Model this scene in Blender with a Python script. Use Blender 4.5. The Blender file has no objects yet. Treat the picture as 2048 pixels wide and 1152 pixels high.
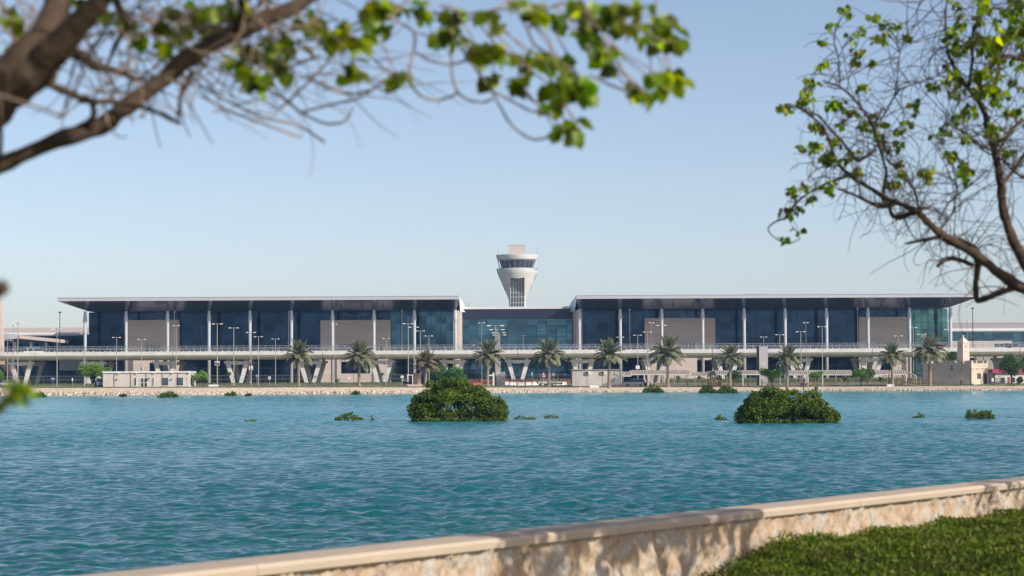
import bpy, math, random
import numpy as np
from mathutils import Vector, Matrix
D = bpy.data
S = bpy.context.scene
COL = S.collection
rad = math.radians
PI = math.pi

# ------------------------------------------------------------------ camera
FPX = 4835.0                      # focal length in photo pixels (2048 wide)
CAMZ = 3.4
PITCH = math.atan(181 / FPX)
ROLL = rad(-0.26)
RM = Matrix.Rotation(PI / 2 + PITCH, 4, 'X') @ Matrix.Rotation(ROLL, 4, 'Z')
cam_d = D.cameras.new('camera')
cam_d.sensor_width = 36.0
cam_d.lens = FPX / 2048 * 36.0
cam_d.clip_start = 0.1
cam_d.clip_end = 9000
cam_d.dof.use_dof = True
cam_d.dof.focus_distance = 420
cam_d.dof.aperture_fstop = 3.4
cam = D.objects.new('camera', cam_d)
COL.objects.link(cam)
cam.matrix_world = Matrix.Translation((0, 0, CAMZ)) @ RM
S.camera = cam

# ------------------------------------------------------------------ sky and sun
SUN_AZ = (0.8, -0.6)           # horizontal direction towards the sun
SUN_EL = 32.0
W = D.worlds.new('World'); S.world = W; W.use_nodes = True
nt = W.node_tree
sky = nt.nodes.new('ShaderNodeTexSky')
sky.sky_type = 'NISHITA'; sky.sun_disc = False
sky.sun_elevation = rad(SUN_EL)
sky.sun_rotation = math.atan2(SUN_AZ[0], SUN_AZ[1])
sky.altitude = 0; sky.air_density = 0.6; sky.dust_density = 0.8; sky.ozone_density = 4.0
bg = nt.nodes['Background']
tint = nt.nodes.new('ShaderNodeMix'); tint.data_type = 'RGBA'; tint.blend_type = 'MULTIPLY'; tint.inputs[0].default_value = 1
tint.inputs[7].default_value = (1.26, 0.985, 0.785, 1)          # the camera's cool white balance
nt.links.new(sky.outputs[0], tint.inputs[6]); nt.links.new(tint.outputs[2], bg.inputs[0])
bg.inputs[1].default_value = 0.135
sun_d = D.lights.new('sun', 'SUN'); sun_d.energy = 3.7; sun_d.angle = rad(0.5)
sun_d.color = (1.0, 0.895, 0.77)
sun = D.objects.new('sun', sun_d); COL.objects.link(sun)
sv = Vector((SUN_AZ[0], SUN_AZ[1], math.tan(rad(SUN_EL)) * math.hypot(*SUN_AZ))).normalized()
sun.rotation_euler = sv.to_track_quat('Z', 'Y').to_euler()
sun.location = (60, -30, 80)
S.view_settings.view_transform = 'Standard'
S.view_settings.look = 'None'
S.view_settings.exposure = 0.42
S.view_settings.gamma = 1.0
S.view_settings.use_curve_mapping = False
S.render.engine = 'CYCLES'
S.cycles.use_denoising = True
S.cycles.max_bounces = 6
S.cycles.transparent_max_bounces = 8
S.cycles.volume_bounces = 0
S.cycles.use_adaptive_sampling = True
S.cycles.adaptive_threshold = 0.015

# ------------------------------------------------------------------ placing
def at(px, py, Y):
    """world point on the plane at distance Y seen at a photo pixel"""
    d = RM.to_3x3() @ Vector(((px - 1024) / FPX, -(py - 576) / FPX, -1))
    d = d * (Y / d.y)
    return Vector((d.x, Y, CAMZ + d.z))
def X(px, Y): return at(px, 740, Y).x
def Z(py, Y, px=1024): return at(px, py, Y).z
def MP(Y): return Y / FPX         # metres per photo pixel
YS_X = [-400, -115, -70, 0, 70, 120, 400]
YS_Y = [545, 543, 548, 570, 585, 573, 573]
ZT_X = [-400, -115, -40, 0, 60, 120, 400]
ZT_Z = [1.75, 1.72, 1.5, 1.2, 1.0, 1.08, 1.1]
def Ys(x): return float(np.interp(x, YS_X, YS_Y))
def Zt(x): return float(np.interp(x, ZT_X, ZT_Z))
def gz(x, Y):
    ys = Ys(x); t = (Y - ys - 3.2)
    if t < 0: return Zt(x) * max(0, (Y - ys) / 3.2)
    k = min(1, t / 45.0)
    return Zt(x) * (1 - k) + 1.95 * k
def G(px, Y):
    x = X(px, Y); return Vector((x, Y, gz(x, Y)))

# ------------------------------------------------------------------ materials
MATS = {}
def mat(name, col, rough=0.7, metal=0.0, var=0.12, scale=1.5, bump=0.0, bscale=8.0, island=0.0, trans=0.0, spec=0.5, col2=None, stretch=(1,1,1), detail=5):
    m = D.materials.new(name); m.use_nodes = True
    t = m.node_tree; n = t.nodes; L = t.links
    b = n['Principled BSDF']
    b.inputs['Roughness'].default_value = rough
    b.inputs['Metallic'].default_value = metal
    b.inputs['Specular IOR Level'].default_value = spec
    geo = n.new('ShaderNodeNewGeometry')
    tc = n.new('ShaderNodeTexCoord')
    mp = n.new('ShaderNodeMapping'); mp.inputs['Scale'].default_value = stretch
    L.new(tc.outputs['Object'], mp.inputs[0])
    no = n.new('ShaderNodeTexNoise'); no.inputs['Scale'].default_value = scale; no.inputs['Detail'].default_value = detail
    L.new(mp.outputs[0], no.inputs['Vector'])
    mix = n.new('ShaderNodeMix'); mix.data_type = 'RGBA'
    ramp = n.new('ShaderNodeMapRange'); ramp.inputs[1].default_value = 0.3; ramp.inputs[2].default_value = 0.7
    L.new(no.outputs[0], ramp.inputs[0])
    L.new(ramp.outputs[0], mix.inputs[0])
    c1 = [c * (1 + var) for c in col]
    c2 = [c * (1 - var) for c in col] if col2 is None else list(col2)
    mix.inputs[6].default_value = (*c1, 1); mix.inputs[7].default_value = (*c2, 1)
    out = mix.outputs[2]
    if island:
        hs = n.new('ShaderNodeHueSaturation')
        mr = n.new('ShaderNodeMapRange'); mr.inputs[3].default_value = 1 - island; mr.inputs[4].default_value = 1 + island
        L.new(geo.outputs['Random Per Island'], mr.inputs[0])
        L.new(mr.outputs[0], hs.inputs['Value'])
        m3 = n.new('ShaderNodeMath'); m3.operation = 'MULTIPLY'; m3.inputs[1].default_value = 7.31
        m4 = n.new('ShaderNodeMath'); m4.operation = 'FRACT'
        mr2 = n.new('ShaderNodeMapRange'); mr2.inputs[3].default_value = 0.5 - min(island, .5) * 0.04; mr2.inputs[4].default_value = 0.5 + island * 0.05
        L.new(geo.outputs['Random Per Island'], m3.inputs[0]); L.new(m3.outputs[0], m4.inputs[0]); L.new(m4.outputs[0], mr2.inputs[0])
        L.new(mr2.outputs[0], hs.inputs['Hue'])
        L.new(out, hs.inputs['Color']); out = hs.outputs[0]
    L.new(out, b.inputs['Base Color'])
    if bump:
        n2 = n.new('ShaderNodeTexNoise'); n2.inputs['Scale'].default_value = bscale; n2.inputs['Detail'].default_value = 6
        L.new(mp.outputs[0], n2.inputs['Vector'])
        bp = n.new('ShaderNodeBump'); bp.inputs['Strength'].default_value = 1; bp.inputs['Distance'].default_value = bump
        L.new(n2.outputs[0], bp.inputs['Height']); L.new(bp.outputs[0], b.inputs['Normal'])
    if trans:
        tr = n.new('ShaderNodeBsdfTranslucent'); ms = n.new('ShaderNodeMixShader'); ms.inputs[0].default_value = trans
        hs2 = n.new('ShaderNodeHueSaturation'); hs2.inputs['Value'].default_value = 2.0 if trans < .4 else 4.4; hs2.inputs['Saturation'].default_value = 1.15; hs2.inputs['Hue'].default_value = 0.495
        L.new(out, hs2.inputs['Color']); L.new(hs2.outputs[0], tr.inputs[0])
        L.new(b.outputs[0], ms.inputs[1]); L.new(tr.outputs[0], ms.inputs[2])
        L.new(ms.outputs[0], n['Material Output'].inputs[0])
    MATS[name] = m
    return m

white_metal = mat('white_metal', (0.66, 0.68, 0.7), 0.35, var=0.05)
fascia_m = mat('roof_fascia', (0.5, 0.52, 0.56), 0.35, 0.2, var=0.03, scale=0.2)
roof_m = mat('roof_sheet', (0.5, 0.5, 0.52), 0.5)
soffit_m = mat('soffit_panel', (0.15, 0.18, 0.24), 0.16, 0.75, var=0.04, scale=0.3)
dark_m = mat('dark_trim', (0.02, 0.024, 0.03), 0.6)
stone_m = mat('beige_stone', (0.57, 0.5, 0.46), 0.8, var=0.07, scale=0.35, stretch=(0.3, 1, 2.0))
column_m = mat('column_paint', (0.5, 0.55, 0.6), 0.4, var=0.04)
conc_m = mat('pale_concrete', (0.62, 0.63, 0.62), 0.8, var=0.1, scale=0.5, bump=0.01)
concd_m = mat('weathered_and_shaded_concrete', (0.33, 0.32, 0.31), 0.85, var=0.15, scale=0.5)
rail_m = mat('rail_steel', (0.33, 0.36, 0.4), 0.45, 0.3)
pole_m = mat('galvanised_pole', (0.36, 0.35, 0.34), 0.5, 0.2)
lamp_m = mat('lamp_housing', (0.75, 0.75, 0.75), 0.4, var=0.03)
black_m = mat('black_paint', (0.02, 0.02, 0.022), 0.5)
cream_m = mat('cream_wall', (0.56, 0.53, 0.5), 0.85, var=0.08, scale=0.8)
fort_m = mat('sand_render', (0.56, 0.48, 0.38), 0.9, var=0.12, scale=0.9, bump=0.03, bscale=3)
pink_m = mat('pink_render', (0.66, 0.52, 0.47), 0.9, var=0.07, scale=1.2)
magenta_m = mat('magenta_roof', (0.5, 0.05, 0.12), 0.6)
red_m = mat('red_paint', (0.4, 0.09, 0.08), 0.5)
brick_m = mat('red_brick', (0.36, 0.2, 0.15), 0.9)
white_m = mat('white_paint', (0.74, 0.74, 0.72), 0.5, var=0.04)
sign_red_m = mat('faded_red', (0.5, 0.17, 0.15), 0.6)
thin_m = mat('thin_pole_paint', (0.2, 0.2, 0.21), .6)
blue_m = mat('blue_sign', (0.06, 0.14, 0.4), 0.5)
rubber_m = mat('rubber', (0.015, 0.015, 0.015), 0.8)
tower_m = mat('tower_cladding', (0.62, 0.65, 0.67), 0.6, var=0.04, scale=0.3)
pent_m = mat('penthouse_cladding', (0.5, 0.45, 0.42), 0.7, var=0.05)
wood_m = mat('timber', (0.3, 0.2, 0.13), 0.8, var=0.2, scale=3)

def glass_mat(name, base, metal, rough, px, pz, amt, spec=0.5):
    """tinted facade glass whose panes differ a little from one to the next"""
    m = D.materials.new(name); m.use_nodes = True
    t = m.node_tree; n = t.nodes; L = t.links; b = n['Principled BSDF']
    tc = n.new('ShaderNodeTexCoord'); mp = n.new('ShaderNodeMapping')
    mp.inputs['Scale'].default_value = (1 / px, 0.001, 1 / pz)
    L.new(tc.outputs['Object'], mp.inputs[0])
    fl = n.new('ShaderNodeVectorMath'); fl.operation = 'FLOOR'; L.new(mp.outputs[0], fl.inputs[0])
    wn = n.new('ShaderNodeTexWhiteNoise'); L.new(fl.outputs[0], wn.inputs[0])
    no = n.new('ShaderNodeTexNoise'); no.inputs['Scale'].default_value = 0.09; no.inputs['Detail'].default_value = 6
    L.new(tc.outputs['Object'], no.inputs['Vector'])
    mx = n.new('ShaderNodeMath'); mx.operation = 'MULTIPLY_ADD'; mx.inputs[1].default_value = 0.35
    L.new(wn.outputs[0], mx.inputs[0]); L.new(no.outputs[0], mx.inputs[2])
    mr = n.new('ShaderNodeMapRange'); mr.inputs[1].default_value = 0.35; mr.inputs[2].default_value = 1.0
    L.new(mx.outputs[0], mr.inputs[0])
    mix = n.new('ShaderNodeMix'); mix.data_type = 'RGBA'
    mix.inputs[6].default_value = (*[c * (1 - amt) for c in base], 1)
    mix.inputs[7].default_value = (*[c * (1 + amt * 1.6) for c in base], 1)
    L.new(mr.outputs[0], mix.inputs[0]); L.new(mix.outputs[2], b.inputs['Base Color'])
    b.inputs['Metallic'].default_value = metal; b.inputs['Roughness'].default_value = rough
    b.inputs['Specular IOR Level'].default_value = spec
    n3 = n.new('ShaderNodeTexNoise'); n3.inputs['Scale'].default_value = 0.4
    L.new(tc.outputs['Object'], n3.inputs['Vector'])
    bp = n.new('ShaderNodeBump'); bp.inputs['Distance'].default_value = 0.02; L.new(n3.outputs[0], bp.inputs['Height'])
    L.new(bp.outputs[0], b.inputs['Normal'])
    MATS[name] = m; return m
glass_dark = glass_mat('dark_blue_glass', (0.015, 0.034, 0.068), 0.9, 0.09, 3.0, 2.2, 0.45, 0.3)
glass_mid = glass_mat('blue_glass', (0.045, 0.11, 0.17), 0.9, 0.07, 2.9, 1.45, 0.5, 0.45)
glass_shop = glass_mat('smoky_glass', (0.026, 0.06, 0.095), 0.9, 0.08, 2.95, 2.2, 0.8, 0.3)
glass_green = glass_mat('green_glass', (0.04, 0.11, 0.125), 0.85, 0.07, 2.0, 2.2, 0.8, 0.7)
glass_tower = glass_mat('tower_glass', (0.035, 0.055, 0.09), 0.0, 0.1, 0.9, 3.0, 0.4, 0.9)
window_m = glass_mat('window_glass', (0.03, 0.06, 0.09), 0.0, 0.08, 1.0, 1.0, 0.5, 0.9)
mull_m = mat('mullion', (0.03, 0.04, 0.05), 0.5)

leaf_mangrove = mat('mangrove_leaf', (0.12, 0.17, 0.02), 0.45, var=0.3, scale=0.6, island=0.5, trans=0.22, col2=(0.06, 0.1, 0.016))
leaf_tree = mat('tree_leaf', (0.16, 0.29, 0.04), 0.5, var=0.25, scale=0.5, island=0.4, trans=0.25)
leaf_dark = mat('dark_leaf', (0.07, 0.13, 0.03), 0.5, var=0.25, scale=0.5, island=0.4, trans=0.2)
leaf_bush = mat('bush_leaf', (0.08, 0.2, 0.05), 0.5, var=0.25, scale=0.5, island=0.4, trans=0.2)
leaf_palm = mat('palm_leaf', (0.2, 0.22, 0.13), 0.55, var=0.25, scale=0.7, island=0.4, trans=0.15)
leaf_palm_dry = mat('dry_palm_leaf', (0.2, 0.17, 0.1), 0.6, var=0.25, scale=0.7, island=0.4, trans=0.15)
leaf_near = mat('heart_leaf', (0.062, 0.105, 0.004), 0.4, var=0.5, scale=4, island=0.8, trans=0.5, col2=(0.15, 0.155, 0.008))
stem_m = mat('wet_stem', (0.03, 0.028, 0.018), .8)
bark_m = mat('grey_brown_bark', (0.075, 0.053, 0.038), 0.9, spec=.2, var=0.3, scale=9, bump=0.012, bscale=22, stretch=(1, 1, 1), col2=(0.05, 0.035, 0.026))
dark_twig_m = mat('dark_twig', (0.085, 0.062, 0.05), 0.85, var=0.2, scale=6)
twig_m = mat('dry_twig', (0.27, 0.2, 0.15), 0.85, var=0.2, scale=6)
palm_bark = mat('palm_bark', (0.3, 0.24, 0.19), 0.95, var=0.3, scale=3, bump=0.05, bscale=6, stretch=(1, 1, 3))
weed_m = mat('weed_leaf', (0.12, 0.17, 0.05), 0.7, var=0.3, scale=0.2, island=0.4, trans=0.2)
rock_m = mat('pale_rock', (0.5, 0.42, 0.34), 0.95, var=0.2, scale=1.2, island=0.3)

# ------------------------------------------------------------------ mesh builder
def to_mesh(name, V, F, MI=None, mats=(), smooth=False):
    me = D.meshes.new(name)
    V = np.asarray(V, dtype=np.float32)
    if isinstance(F, np.ndarray):
        k = F.shape[1]; nf = len(F)
        me.vertices.add(len(V)); me.vertices.foreach_set('co', V.ravel())
        me.loops.add(nf * k); me.loops.foreach_set('vertex_index', F.astype(np.int32).ravel())
        me.polygons.add(nf)
        me.polygons.foreach_set('loop_start', np.arange(0, nf * k, k, dtype=np.int32))
        me.polygons.foreach_set('loop_total', np.full(nf, k, dtype=np.int32))
    else:
        me.from_pydata([tuple(map(float, v)) for v in V], [], [tuple(map(int, f)) for f in F])
    for m in mats: me.materials.append(m)
    if MI is not None and len(mats) > 1: me.polygons.foreach_set('material_index', np.asarray(MI, dtype=np.int32))
    if smooth: me.polygons.foreach_set('use_smooth', np.ones(len(me.polygons), dtype=bool))
    me.update(calc_edges=True); me.validate(verbose=False)
    return me
def link(name, me, parent=None):
    o = D.objects.new(name, me); COL.objects.link(o)
    if parent is not None: o.parent = parent
    return o
class MB:
    def __init__(s): s.V = []; s.F = []; s.M = []
    def add(s, vs, fs, mi=0):
        b = len(s.V); s.V += [tuple(v) for v in vs]
        for f in fs: s.F.append(tuple(i + b for i in f)); s.M.append(mi)
    def hexa(s, p, mi=0):   # p: 4 bottom (ccw), 4 top
        s.add(p, [(3, 2, 1, 0), (4, 5, 6, 7), (0, 1, 5, 4), (1, 2, 6, 5), (2, 3, 7, 6), (3, 0, 4, 7)], mi)
    def box(s, x0, x1, y0, y1, z0, z1, mi=0):
        s.hexa([(x0, y0, z0), (x1, y0, z0), (x1, y1, z0), (x0, y1, z0), (x0, y0, z1), (x1, y0, z1), (x1, y1, z1), (x0, y1, z1)], mi)
    def obox(s, cx, cy, z0, z1, lx, ly, a, mi=0, ox=0, oy=0):
        """box centred at cx,cy, turned by a; ox, oy: offset in its own axes"""
        c, sn = math.cos(a), math.sin(a); p = []
        for z in (z0, z1):
            for u, v in ((-lx / 2, -ly / 2), (lx / 2, -ly / 2), (lx / 2, ly / 2), (-lx / 2, ly / 2)):
                u += ox; v += oy
                p.append((cx + u * c - v * sn, cy + u * sn + v * c, z))
        s.hexa(p, mi)
    def prism(s, poly, y0, y1, mi=0):     # poly in xz, extruded along y
        n = len(poly)
        vs = [(x, y0, z) for x, z in poly] + [(x, y1, z) for x, z in poly]
        s.add(vs, [tuple(range(n)), tuple(range(2 * n - 1, n - 1, -1))] + [(i, i + n, (i + 1) % n + n, (i + 1) % n) for i in range(n)], mi)
    def tube(s, pts, rs, n=8, mi=0, cap=True):
        pts = [Vector(p) for p in pts]; b = len(s.V)
        if not hasattr(rs, '__len__'): rs = [rs] * len(pts)
        up = None
        for i, p in enumerate(pts):
            d = (pts[min(i + 1, len(pts) - 1)] - pts[max(i - 1, 0)])
            d = d.normalized() if d.length > 1e-9 else Vector((0, 0, 1))
            if up is None:
                a = Vector((0, 0, 1)) if abs(d.z) < 0.9 else Vector((1, 0, 0))
                u = d.cross(a).normalized()
            else:
                u = (up - d * up.dot(d)).normalized()
            up = u; v = d.cross(u)
            for k in range(n):
                t = 2 * PI * k / n
                s.V.append(tuple(p + (u * math.cos(t) + v * math.sin(t)) * rs[i]))
        for i in range(len(pts) - 1):
            for k in range(n):
                a0 = b + i * n + k; a1 = b + i * n + (k + 1) % n
                s.F.append((a0, a1, a1 + n, a0 + n)); s.M.append(mi)
        if cap:
            s.F.append(tuple(b + k for k in range(n))[::-1]); s.M.append(mi)
            e = b + (len(pts) - 1) * n
            s.F.append(tuple(e + k for k in range(n))); s.M.append(mi)
    def lathe(s, prof, cx=0, cy=0, n=24, mi=0, cap=True):
        b = len(s.V)
        for r, z in prof:
            for k in range(n):
                t = 2 * PI * (k + .5) / n; s.V.append((cx + r * math.cos(t), cy + r * math.sin(t), z))
        for i in range(len(prof) - 1):
            for k in range(n):
                a0 = b + i * n + k; a1 = b + i * n + (k + 1) % n
                s.F.append((a0, a1, a1 + n, a0 + n)); s.M.append(mi)
        if cap:
            s.F.append(tuple(b + k for k in range(n))[::-1]); s.M.append(mi)
            e = b + (len(prof) - 1) * n
            s.F.append(tuple(e + k for k in range(n))); s.M.append(mi)
    def build(s, name, mats, parent=None, off=(0, 0, 0), smooth=False):
        if not isinstance(mats, (list, tuple)): mats = [mats]
        V = np.array(s.V, dtype=np.float32) - np.array(off, dtype=np.float32)
        me = to_mesh(name, V, s.F, s.M, mats, smooth)
        if smooth:
            try: me.set_sharp_from_angle(angle=rad(40))
            except Exception: pass
        return link(name, me, parent)
def tag(o, label=None, cat=None, group=None, kind=None):
    if label: o['label'] = label
    if cat: o['category'] = cat
    if group: o['group'] = group
    if kind: o['kind'] = kind
    return o
def thing(name, label, cat, loc=(0, 0, 0), rz=0.0, group=None):
    o = D.objects.new(name, None); COL.objects.link(o); o.empty_display_size = 0.3
    o.location = loc; o.rotation_euler = (0, 0, rz)
    return tag(o, label, cat, group)
def copy_tree(o, parent=None):
    c = o.copy(); COL.objects.link(c)
    if parent is not None: c.parent = parent
    for ch in list(o.children): copy_tree(ch, c)
    return c
def rename_mesh_part(o, n): o.name = n

# leaf cards: every leaf a small folded blade (6 corners, two faces)
def leaves(P, Dr, N, L, Wd, fold=0.25, droop=0.15):
    P = np.asarray(P); Dr = Dr / np.linalg.norm(Dr, axis=1)[:, None]
    Sd = np.cross(Dr, N); Sd /= (np.linalg.norm(Sd, axis=1)[:, None] + 1e-9)
    N = np.cross(Sd, Dr)
    L = np.asarray(L)[:, None]; Wd = np.asarray(Wd)[:, None]
    l1 = P + .28 * L * Dr + .5 * Wd * Sd + fold * Wd * N
    r1 = P + .28 * L * Dr - .5 * Wd * Sd + fold * Wd * N
    l2 = P + .68 * L * Dr + .38 * Wd * Sd + fold * Wd * N * .6
    r2 = P + .68 * L * Dr - .38 * Wd * Sd + fold * Wd * N * .6
    tip = P + L * Dr - droop * L * N
    V = np.stack([P, l1, l2, tip, r2, r1], axis=1).reshape(-1, 3)
    n = len(P); b = np.arange(n)[:, None] * 6
    F = np.concatenate([b + np.array([0, 1, 2, 3]), b + np.array([0, 3, 4, 5])], axis=0)
    return V, F
def rand_unit(rng, n):
    v = rng.normal(size=(n, 3)); return v / np.linalg.norm(v, axis=1)[:, None]
def leaf_clumps(C, R, per, size, rng, flat=0.8, up=0.5):
    """leaves on and in balls C (n,3) of radius R (n), 'per' leaves each"""
    C = np.repeat(np.asarray(C, float), per, axis=0); R = np.repeat(np.asarray(R, float), per)
    n = len(C); u = rand_unit(rng, n); r = R * rng.uniform(0.35, 1.0, n) ** 0.6
    P = C + u * r[:, None] * np.array([1, 1, flat])
    d = u + rand_unit(rng, n) * 0.7 + np.array([0, 0, up * 0.4])
    N = rand_unit(rng, n) + np.array([0, 0, up]) + u * 0.4
    sz = size * rng.uniform(0.6, 1.35, n)
    return leaves(P, d, N, sz, sz * 0.62)
# ================================================================== ground, shore, water
def far_ground():
    xs = np.unique(np.concatenate([np.linspace(-1500, -160, 14), np.linspace(-150, 150, 121), np.linspace(160, 1500, 14)]))
    offs = [-6, 0, 1.1, 2.2, 3.2, 4.5, 8, 14, 22, 30, 40, 48, 70, 120, 200, 400, 700, 1200]
    V = []; 
    for o in offs:
        for x in xs:
            y = Ys(x) + o
            z = -1.2 if o < 0 else gz(x, y)
            V.append((x, y, z))
    n = len(xs); F = []
    for j in range(len(offs) - 1):
        for i in range(n - 1): F.append((j * n + i, j * n + i + 1, (j + 1) * n + i + 1, (j + 1) * n + i))
    g = mat('far_ground_soil', (0.3, 0.25, 0.19), 0.95, var=0.15, scale=0.15)
    t = g.node_tree; nn = t.nodes; L = t.links; b = nn['Principled BSDF']
    # worn turf and dry earth in natural patches
    src = b.inputs['Base Color'].links[0].from_socket
    no = nn.new('ShaderNodeTexNoise'); no.inputs['Scale'].default_value = 0.12; no.inputs['Detail'].default_value = 8
    tc = nn.new('ShaderNodeTexCoord'); L.new(tc.outputs['Object'], no.inputs['Vector'])
    mr = nn.new('ShaderNodeMapRange'); mr.inputs[1].default_value = 0.36; mr.inputs[2].default_value = 0.55
    L.new(no.outputs[0], mr.inputs[0])
    mx = nn.new('ShaderNodeMix'); mx.data_type = 'RGBA'; L.new(mr.outputs[0], mx.inputs[0]); L.new(src, mx.inputs[6])
    mx.inputs[7].default_value = (0.17, 0.17, 0.06, 1); L.new(mx.outputs[2], b.inputs['Base Color'])
    o = link('far_ground', to_mesh('far_ground', V, F, mats=[g])); tag(o, kind='structure')
far_ground()
def strip(name, d0, d1, m, dz=0.02, x0=-150, x1=150):
    xs = np.linspace(x0, x1, 80); V = []
    for d in (d0, d1):
        for x in xs: V.append((x, Ys(x) + d, gz(x, Ys(x) + d) + dz))
    n = len(xs); F = [(i, i + 1, n + i + 1, n + i) for i in range(n - 1)]
    return tag(link(name, to_mesh(name, V, F, mats=[m])), kind='structure')
sand_m = mat('sandy_bank', (0.5, 0.42, 0.34), 0.95, var=0.15, scale=1.0, bump=0.05, bscale=2)
path_m = mat('path_paving', (0.52, 0.47, 0.41), 0.9, var=0.08, scale=1.0)
strip('shore_bank', 0.9, 3.15, sand_m, 0.03)
strip('shore_path', 3.3, 5.2, path_m, 0.012)
road = strip('access_road', 26, 33, mat('asphalt', (0.13, 0.125, 0.12), 0.9, var=0.1, scale=0.8), 0.015)
strip('promenade_path', 17.5, 21, path_m, 0.05)

def riprap():
    rng = np.random.default_rng(5)
    n = 6500
    xs = rng.uniform(-135, 135, n); t = np.abs(rng.uniform(-0.05, 1.0, n)) ** 1.6
    V = []; F = []
    ico = [(0, 0, 1), (.9, 0, .45), (.28, .85, .45), (-.72, .53, .45), (-.72, -.53, .45), (.28, -.85, .45), (.72, .53, -.45), (-.28, .85, -.45), (-.9, 0, -.45), (-.28, -.85, -.45), (.72, -.53, -.45), (0, 0, -1)]
    fc = [(0, 1, 2), (0, 2, 3), (0, 3, 4), (0, 4, 5), (0, 5, 1), (1, 6, 2), (2, 7, 3), (3, 8, 4), (4, 9, 5), (5, 10, 1), (6, 7, 2), (7, 8, 3), (8, 9, 4), (9, 10, 5), (10, 6, 1), (11, 7, 6), (11, 8, 7), (11, 9, 8), (11, 10, 9), (11, 6, 10)]
    ico = np.array(ico); fc = np.array(fc)
    Vs = []; Fs = []
    for i in range(n):
        tt = max(t[i], -0.05); x = xs[i]
        big = 0.42 if (tt < 0.4) else 0.13
        if x > 10: big *= 0.7
        r = big * rng.uniform(0.4, 1.15)
        y = Ys(x) + 3.2 * tt; z = Zt(x) * max(tt, 0) + r * 0.15
        sc = r * np.array([rng.uniform(.7, 1.2), rng.uniform(.7, 1.2), rng.uniform(.5, .9)])
        p = ico * rng.uniform(0.78, 1.15, (12, 1)) * sc
        a = rng.uniform(0, 6.28); c, s_ = math.cos(a), math.sin(a)
        p = np.stack([p[:, 0] * c - p[:, 1] * s_, p[:, 0] * s_ + p[:, 1] * c, p[:, 2]], 1) + np.array([x, y, z])
        Vs.append(p); Fs.append(fc + 12 * i)
    o = link('shore_rocks', to_mesh('shore_rocks', np.concatenate(Vs), np.concatenate(Fs), mats=[rock_m]))
    tag(o, 'pale riprap boulders lining the far shore at the waterline', 'rocks', kind='stuff')
riprap()

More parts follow.
